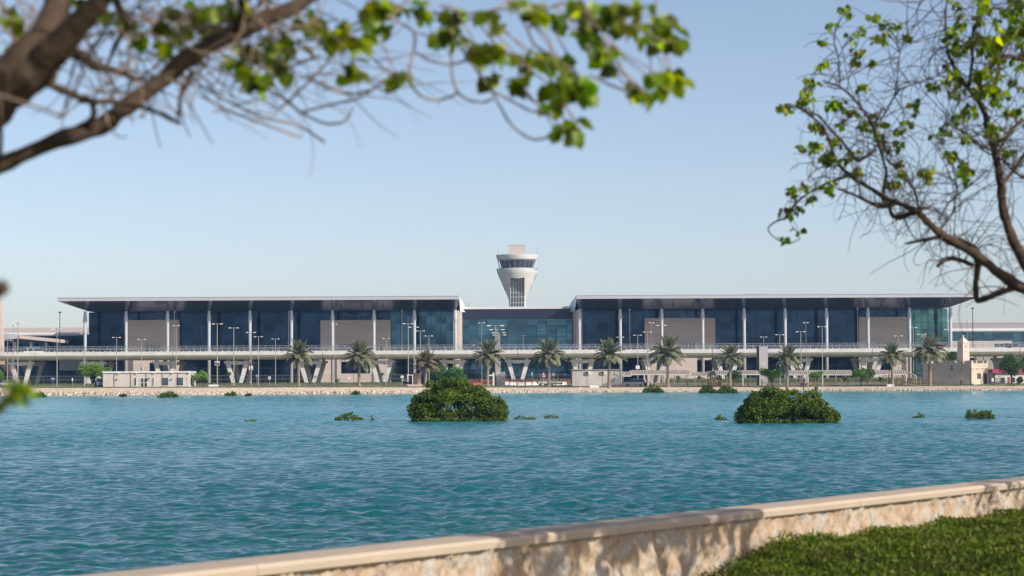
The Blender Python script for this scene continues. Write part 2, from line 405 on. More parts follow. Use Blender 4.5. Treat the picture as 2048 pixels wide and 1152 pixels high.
def water():
    rng = np.random.default_rng(11)
    k = 0.00115
    Ysr = [9.0]
    while Ysr[-1] < 600: Ysr.append(Ysr[-1] * (1 + k) if Ysr[-1] < 260 else Ysr[-1] * (1 + 2.2 * k))
    Yr = np.array(Ysr)
    u = np.concatenate([np.linspace(-2.2, -0.27, 30), np.arange(-0.26, 0.26, 0.00115), np.linspace(0.27, 2.2, 30)])
    XX = u[None, :] * Yr[:, None]; YY = np.repeat(Yr[:, None], len(u), 1)
    ZZ = np.zeros_like(XX)
    nW = 54
    lam = np.exp(rng.uniform(math.log(0.26), math.log(2.6), nW))
    ang = rng.normal(math.radians(250), math.radians(42), nW)
    ph = rng.uniform(0, 6.28, nW)
    sp = Yr[:, None] * k
    gust = 1 + 0.35 * np.sin(XX * .11 + YY * .05 + 1) * np.sin(YY * .07 - XX * .04)
    for i in range(nW):
        kk = 2 * PI / lam[i]
        st = 0.037 * (1.1 if lam[i] < 1.1 else 0.85)
        a = st / kk
        fade = np.clip((lam[i] / (sp * 2.6)) - 1, 0, 1)
        warp = 0.35 * np.sin(XX * 0.9 / lam[i] ** .5 + YY * .31 + i) 
        t = kk * (XX * math.cos(ang[i]) + YY * math.sin(ang[i])) + ph[i] + warp
        s_ = np.sin(t)
        ZZ += a * fade * (s_ + 0.25 * np.cos(2 * t)) * gust
    V = np.stack([XX, YY, ZZ], -1).reshape(-1, 3)
    nr, nc = XX.shape
    idx = np.arange(nr * nc).reshape(nr, nc)
    F = np.stack([idx[:-1, :-1], idx[:-1, 1:], idx[1:, 1:], idx[1:, :-1]], -1).reshape(-1, 4)
    b = len(V)
    V = np.concatenate([V, [(-1500, -80, -.35), (1500, -80, -.35), (1500, 620, -.35), (-1500, 620, -.35)]])
    F = np.concatenate([F, [[b, b + 1, b + 2, b + 3]]])
    m = D.materials.new('sea_water'); m.use_nodes = True
    t = m.node_tree; n = t.nodes; L = t.links; p = n['Principled BSDF']
    tc = n.new('ShaderNodeTexCoord')
    no = n.new('ShaderNodeTexNoise'); no.inputs['Scale'].default_value = 0.035; no.inputs['Detail'].default_value = 4
    L.new(tc.outputs['Object'], no.inputs['Vector'])
    mx = n.new('ShaderNodeMix'); mx.data_type = 'RGBA'; L.new(no.outputs[0], mx.inputs[0])
    mx.inputs[6].default_value = (0.006, 0.085, 0.105, 1); mx.inputs[7].default_value = (0.01, 0.125, 0.135, 1)
    # far base colour brightened to stand for sky reflected off the wave slopes
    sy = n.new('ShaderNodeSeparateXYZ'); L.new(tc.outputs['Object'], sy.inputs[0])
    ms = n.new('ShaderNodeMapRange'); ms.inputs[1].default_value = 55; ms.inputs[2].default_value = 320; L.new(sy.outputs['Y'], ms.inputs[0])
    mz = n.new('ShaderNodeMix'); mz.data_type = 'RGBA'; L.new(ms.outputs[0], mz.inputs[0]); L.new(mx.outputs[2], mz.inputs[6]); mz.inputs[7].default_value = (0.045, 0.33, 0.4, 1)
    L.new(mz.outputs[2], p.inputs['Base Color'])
    p.inputs['Roughness'].default_value = 0.1; p.inputs['IOR'].default_value = 1.33; p.inputs['Specular IOR Level'].default_value = 0.4
    n2 = n.new('ShaderNodeTexNoise'); n2.inputs['Scale'].default_value = 3.2; n2.inputs['Detail'].default_value = 5; n2.inputs['Roughness'].default_value = 0.62
    mp = n.new('ShaderNodeMapping'); mp.inputs['Scale'].default_value = (1, 0.6, 1); mp.inputs['Rotation'].default_value = (0, 0, 0.3)
    L.new(tc.outputs['Object'], mp.inputs[0]); L.new(mp.outputs[0], n2.inputs['Vector'])
    bp = n.new('ShaderNodeBump'); bp.inputs['Distance'].default_value = 0.07; L.new(n2.outputs[0], bp.inputs['Height'])
    n4 = n.new('ShaderNodeTexNoise'); n4.inputs['Scale'].default_value = 0.55; n4.inputs['Detail'].default_value = 3
    L.new(mp.outputs[0], n4.inputs['Vector'])
    bp2 = n.new('ShaderNodeBump'); bp2.inputs['Distance'].default_value = 0.25; L.new(n4.outputs[0], bp2.inputs['Height'])
    # the lagoon gets choppier away from the sheltered near bank
    sx = n.new('ShaderNodeSeparateXYZ'); L.new(tc.outputs['Object'], sx.inputs[0])
    mr = n.new('ShaderNodeMapRange'); mr.inputs[1].default_value = 60; mr.inputs[2].default_value = 420; mr.inputs[3].default_value = .22; mr.inputs[4].default_value = .95
    L.new(sx.outputs['Y'], mr.inputs[0]); L.new(mr.outputs[0], bp2.inputs['Distance'])
    mr3 = n.new('ShaderNodeMapRange'); mr3.inputs[1].default_value = 60; mr3.inputs[2].default_value = 420; mr3.inputs[3].default_value = .065; mr3.inputs[4].default_value = .2
    L.new(sx.outputs['Y'], mr3.inputs[0]); L.new(mr3.outputs[0], bp.inputs['Distance'])
    L.new(bp.outputs[0], bp2.inputs['Normal'])
    L.new(bp2.outputs[0], p.inputs['Normal'])
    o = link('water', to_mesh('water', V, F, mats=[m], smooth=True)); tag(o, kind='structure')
water()

# ---------------- near bank: wall, lawn
WA = Vector((-2.68, 15.75, 0)); WD = Vector((8.66, 13.85, 0)).normalized(); WN = Vector((WD.y, -WD.x, 0))
GZ0 = 1.7; WT = 2.1
def wl(s, o, z): # s metres along wall from WA, o metres out from its land-side face (positive = towards land)
    p = WA + WD * s + WN * o; return (p.x, p.y, z)
def gnd(s, o):
    t = np.clip((s - 8.3 - .22 * o) / 1.5, 0, 1); return GZ0 - .27 + .24 * t * t * (3 - 2 * t)
def near_bank():
    gs = np.r_[-60, -30, -10, 0, np.arange(5, 20, .3), 22, 26, 30, 40, 60, 100, 150]; go = np.r_[-.1, np.arange(.2, 9, .4), 12, 20, 40, 100, 260]
    V = [wl(a, b, gnd(a, b) - .02) for a in gs for b in go]; k = len(go)
    FN = [(i * k + j, i * k + j + 1, (i + 1) * k + j + 1, (i + 1) * k + j) for i in range(len(gs) - 1) for j in range(k - 1)]
    soil = mat('lawn_soil', (0.045, 0.065, 0.015), 0.95, var=0.2, scale=2)
    tag(link('near_ground', to_mesh('near_ground', V, FN, mats=[soil])), kind='structure')
    wall = thing('seawall', 'low coral stone seawall with smooth beige coping along the near lawn', 'wall', (WA.x, WA.y, GZ0))
    off = (WA.x, WA.y, GZ0)
    # rubble face: displaced grid with vertical rubble relief
    rng = np.random.default_rng(3)
    ns, nz = 1500, 22
    s = np.linspace(-14, 46, ns); z = np.linspace(-.45, WT - .085 - GZ0, nz)
    SS, ZZ = np.meshgrid(s, z, indexing='ij')
    rel = np.zeros_like(SS)
    for i in range(40):
        fx = rng.uniform(5, 45); fz = rng.uniform(2, 12)
        rel += (0.010 if fx < 14 else .005) * np.sin(SS * fx + rng.uniform(0, 6.28) + 1.5 * np.sin(ZZ * fz + SS * rng.uniform(.5, 2))) * np.cos(ZZ * fz + rng.uniform(0, 6.28))
    rel = np.abs(rel) * 1.7
    P = np.zeros(SS.shape + (3,))
    for a in range(3): P[..., a] = WA[a] + WD[a] * SS + WN[a] * (rel - .05)
    P[..., 2] = GZ0 + ZZ
    idx = np.arange(ns * nz).reshape(ns, nz)
    F = np.stack([idx[:-1, :-1], idx[1:, :-1], idx[1:, 1:], idx[:-1, 1:]], -1).reshape(-1, 4)
    cm = mat('coral_stone', (0.42, 0.36, 0.27), 0.95, var=0.25, scale=11, bump=0.06, bscale=24, col2=(0.4, 0.27, 0.17), stretch=(1, 1, .4))
    t = cm.node_tree; n = t.nodes; L = t.links; b = n['Principled BSDF']; src = b.inputs['Base Color'].links[0].from_socket
    tc = n.new('ShaderNodeTexCoord'); vo = n.new('ShaderNodeTexNoise'); vo.inputs['Scale'].default_value = 4.5; vo.inputs['Detail'].default_value = 7
    L.new(tc.outputs['Object'], vo.inputs['Vector'])
    mr = n.new('ShaderNodeMapRange'); mr.inputs[1].default_value = .5; mr.inputs[2].default_value = .62; L.new(vo.outputs[0], mr.inputs[0])
    mx = n.new('ShaderNodeMix'); mx.data_type = 'RGBA'; L.new(mr.outputs[0], mx.inputs[0]); L.new(src, mx.inputs[6]); mx.inputs[7].default_value = (.47, .44, .39, 1)
    L.new(mx.outputs[2], b.inputs['Base Color'])
    Vv = P.reshape(-1, 3) - np.array(off)
    link('stone_face', to_mesh('stone_face', Vv, F, mats=[cm], smooth=False), wall)
    mb = MB()
    p = [wl(-40, -.05, -.6), wl(100, -.05, -.6), wl(100, -.42, -.6), wl(-40, -.42, -.6), wl(-40, -.05, WT - .09), wl(100, -.05, WT - .09), wl(100, -.42, WT - .09), wl(-40, -.42, WT - .09)]
    mb.hexa(p); mb.build('wall_core', cm, wall, off)
    # coping: bevelled profile, in long cast lengths with hairline joints
    cop = mat('coping_cement', (0.48, 0.4, 0.31), 0.8, var=0.06, scale=1.6, bump=0.004, bscale=20)
    prof = [(.035, WT - .082), (.045, WT - .03), (.02, WT - .004), (-.02, WT), (-.43, WT), (-.46, WT - .012), (-.475, WT - .04), (-.46, WT - .082)]
    mb = MB(); a = -40.0
    rr = random.Random(2)
    while a < 100:
        l = 5.2; e = a + l - 0.006; dz = rr.uniform(-.0015, .0015)
        vs = [wl(a, o, z + dz) for o, z in prof] + [wl(e, o, z + dz) for o, z in prof]; k = len(prof)
        mb.add(vs, [tuple(range(k)), tuple(range(2 * k - 1, k - 1, -1))] + [(i, i + k, (i + 1) % k + k, (i + 1) % k) for i in range(k)])
        a += l
    mb.build('coping', cop, wall, off, smooth=False)
    # lawn: leafy ground cover, thick against the wall foot
    rng = np.random.default_rng(8)
    n = 330000
    sx = rng.uniform(7.5, 30, n); o = 0.05 + rng.uniform(0, 1, n) ** 1.1 * 8
    ok = sx > 8.2 + .22 * o + .25 * np.sin(o * 5) + rng.uniform(-.5, .3, n); sx = sx[ok]; o = o[ok]; n = len(sx)
    bx = WA.x + WD.x * sx + WN.x * o; by = WA.y + WD.y * sx + WN.y * o
    hh = 0.06 + 0.05 * np.sin(bx * 2.1 + by) * np.sin(by * 1.7) + 0.03 * np.sin(bx * 5 + 1) * np.sin(by * 4.2) + 0.09 * np.exp(-o / 0.25) * (0.55 + .45 * np.sin(sx * 2.3) * np.sin(sx * .9 + 1))
    hh = np.clip(hh, .02, .26)
    bz = gnd(sx, o) + hh * rng.uniform(0.1, 1.0, n)
    d = rand_unit(rng, n) * np.array([1, 1, .5]) + np.array([0, 0, .7])
    N = rand_unit(rng, n) * .8 + np.array([0, 0, 1])
    L_ = rng.uniform(.03, .075, n)
    V, F = leaves(np.stack([bx, by, bz], 1), d, N, L_, L_ * rng.uniform(.14, .4, n))
    lm = mat('lawn_leaf', (0.085, 0.145, 0.015), 0.6, spec=.2, var=0.35, scale=2.2, island=0.6, trans=0.25, col2=(0.14, 0.15, 0.035))
    tag(link('lawn', to_mesh('lawn', V, F, mats=[lm])), 'leafy green ground cover growing up to the foot of the seawall', 'grass', kind='stuff')
near_bank()

# ================================================================== the terminal
YC = 694.0
ZD = Z(700, 650)                     # deck level of the viaduct
def railing(mb, x0, x1, y, z, h=1.35, step=2.0, posts=True):
    for dz, r in ((h, .05), (h * .72, .03), (h * .42, .03)): mb.box(x0, x1, y - r, y + r, z + dz - r, z + dz + r)
    if posts:
        x = x0 + .1
        while x < x1: mb.box(x - .05, x + .05, y - .04, y + .04, z, z + h - .06); x += step
def wing(name, label, tip, inner, cols, panels, zones, units, side, slotx):
    """side=-1: outer tip on the left; +1: on the right"""
    Yf, Yb = 688.0, 738.0
    pyt = lambda px, y: Z(y - (px - 1024) * .0045, YC, 1024)
    zt = Z(591.2, Yf) ; zf = zt - 1.0; zs = Z(620, 700)
    xt, xi = X(tip, Yf), X(inner, Yf)
    root = thing(name, label, 'terminal', ((xt + xi) / 2, YC, 1.9)); off = root.location
    s = side
    # roof: top slab, fascia, sloping soffit, flat inner soffit
    mb = MB()
    xti = xt - s * 7.6                     # soffit starts this far in from the tip
    xii = xi + s * 0.9
    T = [(xt, Yf, zt), (xi, Yf, zt), (xi, Yb, zt), (xt, Yb, zt)]
    Bf = [(xt, Yf, zf), (xi, Yf, zf), (xi, Yb, zf), (xt, Yb, zf)]
    Bs = [(xti, YC, zs), (xii, YC, zs), (xii, Yb - 8, zs), (xti, Yb - 8, zs)]
    mb.add(T + Bf, [(0, 1, 5, 4), (1, 2, 6, 5), (2, 3, 7, 6), (3, 0, 4, 7)], 0)
    mb.add(T, [(0, 3, 2, 1)], 1)
    mb.add(Bf + Bs, [(0, 1, 5, 4), (1, 2, 6, 5), (2, 3, 7, 6), (3, 0, 4, 7), (4, 5, 6, 7)], 2)
    mb.box(min(xt, xi) - .06, max(xt, xi) + .06, Yf - .12, Yf + .1, zt - .1, zt + .06, 0)
    roof = mb.build('roof', [fascia_m, roof_m, soffit_m], root, off)
    # soffit slots (dark downlight slots) and the drain
    for px in slotx:
        x = X(px, 694); mb = MB()
        for k in range(1):
            y0, y1 = 690, 692.9
            z0 = zf + (zs - zf) * (y0 - Yf) / (YC - Yf); z1 = zf + (zs - zf) * (y1 - Yf) / (YC - Yf)
            dx = .12
            tx = s * 1.0
            mb.hexa([(x - dx, y0, z0 - .1), (x + dx, y0, z0 - .1), (x + dx - tx*0, y1, z1 - .1), (x - dx, y1, z1 - .1), (x - dx, y0, z0 + .02), (x + dx, y0, z0 + .02), (x + dx, y1, z1 + .02), (x - dx, y1, z1 + .02)])
            mb.build('soffit_slot', dark_m, roof, off)
    # columns
    for px in cols:
        x = X(px, YC); mb = MB()
        mb.tube([(x, YC, ZD - .6), (x, YC, zs - 3.2)], 0.45, 14)
        c = mb.build('column', column_m, root, off, smooth=True)
        mb = MB(); mb.tube([(x, YC, 1.9), (x, YC, ZD - .61)], .46, 12); mb.build('shade_toned_column_base', concd_m, c, off, smooth=True)  # darker concrete paints in the shade on the columns below deck level
        mb = MB()
        mb.lathe([(.5, zs - 3.2), (.6, zs - 3.0), (.62, zs - 2.4), (.4, zs - .5), (.42, zs - .02)], x, YC, 14)
        mb.lathe([(.6, zs - 3.32), (.6, zs - 3.21)], x, YC, 14)
        mb.build('column_cap', column_m, c, off, smooth=True)
    # glass in zones: (px0, px1, material)
    YG = 706.0
    for (a, b, gm, step, vstep) in zones:
        x0, x1 = X(a, YG), X(b, YG); mb = MB()
        mb.box(x0, x1, YG, YG + .5, 1.9, zs + .02, 0)
        mb.build('glass_wall', gm, root, off)
        mb = MB(); x = x0
        while x <= x1 + .01: mb.box(x - .05, x + .05, YG - .14, YG - .003, 1.9, zs); x += step
        z = 2.4
        while z < zs:
            mb.box(x0, x1, YG - .1, YG - .006, z - .035, z + .035); z += vstep
        mb.build('mullions', mull_m, root, off)
    # upper glazing band with faint pale blinds
    # side return of the glass box
    xo = X(zones[0][0] if s < 0 else zones[-1][1], YG)
    mb = MB(); mb.box(min(xo, xo - s * .5), max(xo, xo - s * .5), YG + .51, 730, 1.9, zs + .02); mb.build('glass_wall', glass_dark, root, off)
    # stone panels with their doors
    for (a, b, top, da, db, low) in panels:
        x0, x1 = X(a, 703), X(b, 703); zt_ = Z(top, 703, (a + b) / 2)
        mb = MB(); mb.box(x0, x1, 703, 705.8, ZD - .9, zt_)
        z = ZD
        while z < zt_:
            z += 1.5
            if z < zt_: mb.box(x0 + .02, x1 - .02, 702.985, 702.998, z - .02, z + .02)
        w = mb.build('stone_panel', stone_m, root, off)
        mb = MB(); mb.box(x0, x1, 703.0, 705.8, 1.9, ZD - 1.0)
        mb.build('stone_panel', stone_m, root, off)
        if low:
            mb = MB(); mb.box(X(low[0], 703), X(low[1], 703), 702.9, 702.99, Z(745, 703), Z(722, 703)); mb.build('window', glass_dark, root, off)
        xa, xb = X(da, 703), X(db, 703); zd = ZD + 2.6
        mb = MB(); mb.box(xa, xb, 702.8, 702.99, ZD, zd)
        dr = mb.build('door', window_m, w, off)
        mb = MB()
        for xx in np.linspace(xa, xb, 5): mb.box(xx - .06, xx + .06, 702.7, 702.79, ZD, zd + .1)
        mb.box(xa, xb, 702.68, 702.78, zd, zd + .16)
        mb.build('door_frame', white_metal, w, off)
    # pale blinds high in the glazing
    rr = random.Random(len(cols) + int(tip))
    for (a, b, top, da, db, low) in panels:
        mb = MB()
        for k in range(16):
            l = rr.uniform(6, 22); px = rr.uniform(a + 28, b - 12 - l); y = rr.uniform(622, 633)
            zz = Z(y, YG); mb.box(X(px, YG), X(px + l, YG), YG - .16, YG - .142, zz - .045, zz + .045)
        mb.build('blinds', rail_m, root, off)
    # inner end wall and the roof's folded-down flank
    xe = xi
    mb = MB(); mb.box(min(xe + s * 1.9, xe + s * .15), max(xe + s * 1.9, xe + s * .15), 702.4, 705.9, 1.9, zs - .01)
    mb.box(min(xe + s * .15, xe - s * .5), max(xe + s * .15, xe - s * .5), 704, 711, 1.9, zs - .4)
    mb.build('end_wall', stone_m, root, off)
    mb = MB()
    zc = Z(614, 712)
    a0 = xe - s * .02; a1 = xe - s * 2.4
    mb.hexa([(a0 + s * .5, 692, zs + .1), (a1, 712, zc - .8), (a1, 736, zc - .8), (a0 + s * .5, 736, zc - .8), (a0, 690, zt - .02), (a0 - s * .03, 712, zt - .02), (a0 - s * .03, 736, zt - .02), (a0, 736, zt - .02)] if False else
            [(a0, 706, zc - 1.5), (a1, 716, zc - 1.5), (a1, 736, zc - 1.5), (a0, 736, zc - 1.5), (a0, 689, zt - .02), (a0 - s * .05, 716, zt - .02), (a0 - s * .05, 736, zt - .02), (a0, 736, zt - .02)])
    mb.build('roof_flank', white_metal, root, off)
    # rooftop plant
    for (px, w, h) in units:
        mb = MB(); x = X(px, 715)
        mb.box(x - w / 2, x + w / 2, 713, 716, zt - .3, zt + h + .35); mb.box(x - w / 2 - .1, x + w / 2 + .1, 712.9, 716.1, zt + h + .35, zt + h + .43)
        mb.build('roof_unit', concd_m, root, off)
    return root
wing('terminal_wing', 'glass terminal wing left of the control tower under a flat overhanging roof', 115, 918,
     [170, 252, 335, 418, 500, 583, 665, 748, 829, 911],
     [(256, 357, 640, 291, 320, (300, 330)), (641, 781, 640, 681, 700, (683, 740))],
     [(178, 256, glass_dark, 2.0, 2.1), (256, 357, glass_dark, 6, 3.0), (357, 641, glass_dark, 6.0, 4.3), (641, 781, glass_dark, 6, 3.0), (781, 908, glass_shop, 2.95, 2.2)],
     [(493, 1.6, .5), (501, 5.0, .1), (576, 2.5, .4), (590, 1.6, .4), (196, .8, .2), (872, .8, .2), (880, 1.2, .15)], -1,
     [600, 641, 684, 725, 767, 808, 850, 891, 352])
wing('terminal_wing', 'glass terminal wing right of the control tower under a flat overhanging roof', 1960, 1154,
     [1159, 1241, 1324, 1406, 1489, 1571, 1654, 1737, 1820, 1902],
     [(1290, 1431, 636, 1362, 1391, (1395, 1425)), (1719, 1816, 634, 1755, 1782, (1760, 1782))],
     [(1165, 1290, glass_dark, 2.95, 2.6), (1290, 1431, glass_dark, 6, 3.0), (1431, 1655, glass_dark, 6.0, 4.3), (1655, 1719, glass_dark, 3, 2.2), (1719, 1816, glass_dark, 3, 2.2), (1816, 1896, glass_green, 2.0, 2.1)],
     [(1480, 3.4, .25), (1498, 4.0, .3), (1509, 6.5, .6), (1578, 2.8, .5), (1588, .9, .3), (1340, 3, .05), (1877, .8, .2)], 1,
     [1304, 1345, 1386, 1678, 1720, 1762, 1803, 1845, 1887])

def connector():
    Y = 712.0; x0, x1 = X(914, Y), X(1158, Y)
    zt = Z(613.5, Y); z1 = Z(618, Y); z2 = Z(638.5, Y)
    root = thing('terminal_link', 'lower blue glass hall joining the two terminal wings below the tower', 'terminal', ((x0 + x1) / 2, Y, 1.9)); off = root.location
    mb = MB(); mb.box(x0, x1, Y - .5, Y + 60, z1, zt); mb.build('roof', white_metal, root, off)
    mb = MB(); mb.box(x0, x1, Y - .2, Y + .3, z2, z1 - .003)
    for x in np.linspace(x0, x1, 13): mb.box(x - .03, x + .03, Y - .23, Y - .203, z2, z1 - .01)
    mb.build('dark_band', mat('dark_cladding', (0.02, 0.024, 0.05), 0.35, var=0.04), root, off)
    mb = MB(); mb.box(x0, x1, Y, Y + .4, 1.9, z2 - .003); mb.build('glass_wall', glass_mid, root, off)
    mb = MB(); x = x0
    while x <= x1: mb.box(x - .06, x + .06, Y - .14, Y - .003, 1.9, z2 - .01); x += 2.93
    z = 2.2
    while z < z2: mb.box(x0, x1, Y - .1, Y - .006, z - .04, z + .04); z += 1.5
    mb.build('mullions', mull_m, root, off)
    # roof vents
    for px in (935,):
        mb = MB(); xx = X(px, 714)
        for dx in (-.5, .5): mb.box(xx + dx - .05, xx + dx + .05, 714, 714.1, zt, zt + 1.3)
        for dz in (.5, .9, 1.3): mb.box(xx - .8, xx + .8, 714, 714.1, zt + dz - .04, zt + dz + .04)
        mb.build('roof_ladder', rail_m, root, off)
connector()

# ---------------- viaduct in front of the terminal
def viaduct():
    Yf = 650.0; x0, x1 = X(-160, Yf), X(2210, Yf)
    zt = ZD; zb = Z(716, Yf); zm = Z(707.5, Yf)
    root = thing('road_viaduct', 'long pale concrete departures viaduct on V-shaped piers in front of the terminal', 'viaduct', (0, Yf, 1.9)); off = root.location
    mb = MB()
    prof = [(Yf, zt), (Yf, zm), (Yf + .5, zm - .6), (Yf + 1.6, zb + .18), (Yf + 3, zb), (Yf + 23, zb), (Yf + 26, zm), (Yf + 26, zt), (Yf + 25.6, zt), (Yf + 25.6, zt - .25), (Yf + .4, zt - .25), (Yf + .4, zt)]
    joints = [x0] + [X(p, Yf) for p in (70, 345, 645, 1036, 1425, 1745, 2040)] + [x1]
    for a, b in zip(joints[:-1], joints[1:]):
        a += .07; b -= .07; n = len(prof)
        vs = [(a, y, z) for y, z in prof] + [(b, y, z) for y, z in prof]
        mb.add(vs, [tuple(range(n)), tuple(range(2 * n - 1, n - 1, -1))] + [(i, i + n, (i + 1) % n + n, (i + 1) % n) for i in range(n)])
    mb.build('deck', conc_m, root, off)
    mb = MB(); railing(mb, x0, x1, Yf + .18, zt + .0, 1.45, 1.93); 
    mb.build('railing', rail_m, root, off)
    mb = MB(); railing(mb, x0, x1, Yf + 25.8, zt, 1.2, 3.9); mb.build('railing', rail_m, root, off)
    # small pale bollard lights along the parapet
    mb = MB(); x = x0
    while x < x1: mb.box(x - .09, x + .09, Yf + .05, Yf + .3, zt - .02, zt + .22); x += 1.93 * .78
    mb.build('parapet_cleats', white_m, root, off)
    cs = [-101, 42, 185, 330, 474, 620, 763, 906, 1036, 1166, 1310, 1455, 1600, 1743, 1888, 2032, 2176]
    def pier(cx, Y):
        mb = MB()
        zc = zb - .45; w = 3.5
        # cap beam, deeper in the middle
        mb.prism([(cx - w, zc), (cx - w, zc - .5), (cx - w + .6, zc - .72), (cx, zc - 1.05), (cx + w - .6, zc - .72), (cx + w, zc - .5), (cx + w, zc)], Y - .85, Y + .85)
        for sgn in (-1, 1):
            t0, t1 = cx + sgn * 3.05, cx + sgn * 1.85; b0, b1 = cx + sgn * 1.2, cx + sgn * .28
            zz = zc - .72
            a, b = sorted((t0, t1)); c, d = sorted((b0, b1))
            mb.hexa([(c, Y - .5, 1.6), (d, Y - .5, 1.6), (d, Y + .5, 1.6), (c, Y + .5, 1.6), (a, Y - .7, zz), (b, Y - .7, zz), (b, Y + .7, zz), (a, Y + .7, zz)])
            for k in (-.35, .35): pass
            mb.box(cx + sgn * 2.35 - .45, cx + sgn * 2.35 + .45, Y - .45, Y + .45, zc + .003, zb + .02)
        mb.box(cx - 1.6, cx + 1.6, Y - .8, Y + .8, 1.5, 2.05)
        return mb
    for c in cs:
        cx = X(c, Yf + 3.5); pier(cx, Yf + 4).build('pier', conc_m, root, off)
        pier(cx, Yf + 20).build('pier', conc_m, root, off)
viaduct()

# ---------------- side concourses
def concourse(a, b, label, ytop, ymid, side):
    Y = 745.0; x0, x1 = X(a, Y), X(b, Y)
    pc = 60 if side < 0 else 1970; zt = Z(ytop, Y, pc); z1 = Z(ymid, Y, pc); z2 = Z(ymid + 8, Y, pc)
    root = thing('concourse_building', label, 'building', ((x0 + x1) / 2, Y, 1.9)); off = root.location
    # curved ribbed roof rising to the back
    mb = MB(); n = 8; prof = []
    for i in range(n + 1):
        t = i / n; prof.append((Y + 2 + 24 * t, z1 + (zt - z1) * math.sin(t * PI / 2)))
    vs = [(x0, y, z) for y, z in prof] + [(x1, y, z) for y, z in prof]
    mb.add(vs, [(i, i + n + 1, i + n + 2, i + 1) for i in range(n)])
    x = x0
    while x < x1:
        mb.tube([(x, y, z + .01) for y, z in prof], .05, 4); x += 1.15
    mb.build('ribbed_roof', mat('ribbed_roof_sheet', (0.5, 0.45, 0.42), .7, var=.05), root, off)
    # rounded eave tube
    mb = MB(); pts = [(x0, Y + 1.5, (z1 + z2) / 2), (x1, Y + 1.5, (z1 + z2) / 2)]
    mb.tube(pts, (z1 - z2) / 2, 20); mb.build('eave', white_metal, root, off, smooth=True)
    mb = MB(); mb.box(x0, x1, Y + 2, Y + 20, 1.9, z2 + .4); mb.build('glass_wall', glass_dark if side < 0 else glass_mid, root, off)
    mb = MB(); x = x0
    while x < x1: mb.box(x - .06, x + .06, Y + 1.85, Y + 1.997, 1.9, z2 + .2); x += 3
    for z in np.arange(ZD, z2, 2.1): mb.box(x0, x1, Y + 1.88, Y + 1.995, z - .05, z + .05)
    mb.build('mullions', mull_m, root, off)
    return root, off
r, off = concourse(-150, 181, 'pale ribbed-roof concourse building behind the left end of the viaduct', 652, 665, -1)
mb = MB(); mb.box(X(120, 735), X(166, 735), 734, 736, ZD - 2, Z(687, 735)); mb.build('stone_panel', concd_m, r, off)
mb = MB(); mb.box(X(119, 733), X(160, 733), 732.4, 733, Z(737, 733), Z(717, 733)); mb.build('sign_band', cream_m, r, off)
r, off = concourse(1893, 2200, 'ribbed-roof concourse building behind the right end of the viaduct', 642.5, 656.5, 1)
mb = MB(); mb.box(X(1900, 735), X(2024, 735), 734, 736, ZD - 2, Z(682, 735, 1960)); mb.build('stone_panel', stone_m, r, off)
mb = MB(); mb.box(X(1950, 700), X(1986, 700), 699, 700, 1.9, Z(712, 700, 1960)); mb.build('service_wall', concd_m, r, off)

def left_canopy():
    Y = 690.0
    root = thing('entrance_canopy', 'sloping beige canopy roof beside the left terminal wing', 'canopy', (X(40, Y), Y, ZD)); off = root.location
    p = lambda px, py: (X(px, Y), Z(py, Y, px))
    mb = MB(); mb.prism([p(38, 670.5), p(118.5, 678.5), p(118.5, 685), p(38, 677)], Y, Y + 14); mb.build('roof_beam', stone_m, root, off)
    mb = MB(); mb.prism([p(-60, 667), p(12, 667), p(38, 670.4), p(38, 676.9), p(12, 679), p(-60, 679)], Y + .4, Y + 14); mb.build('roof_slab', fascia_m, root, off)
    mb = MB(); mb.box(X(-60, Y + 8), X(118, Y + 8), Y + 8, Y + 8.5, ZD - .5, Z(682, Y)); mb.build('glass_wall', glass_dark, root, off)
    mb = MB()
    for px in (30, 62, 92): mb.tube([(X(px, Y + 4), Y + 4, ZD - 1), (X(px, Y + 4), Y + 4, Z(679, Y))], .4, 10)
    mb.build('column', column_m, root, off)
    root = thing('tall_pylon', 'tall beige pylon at the left edge of the photo', 'pylon', (X(-3, 688), 688, ZD)); off = root.location
    mb = MB(); x0, x1 = X(-14, 686), X(6.5, 686)
    mb.hexa([(x0, 685, ZD - 3), (x1, 685, ZD - 3), (x1, 688, ZD - 3), (x0, 688, ZD - 3), (x0 + .6, 685.3, Z(596, 686, 0)), (x1 - .5, 685.3, Z(596, 686, 0)), (x1 - .5, 687.5, Z(596, 686, 0)), (x0 + .6, 687.5, Z(596, 686, 0))])
    mb.build('shaft', stone_m, root, off)
left_canopy()

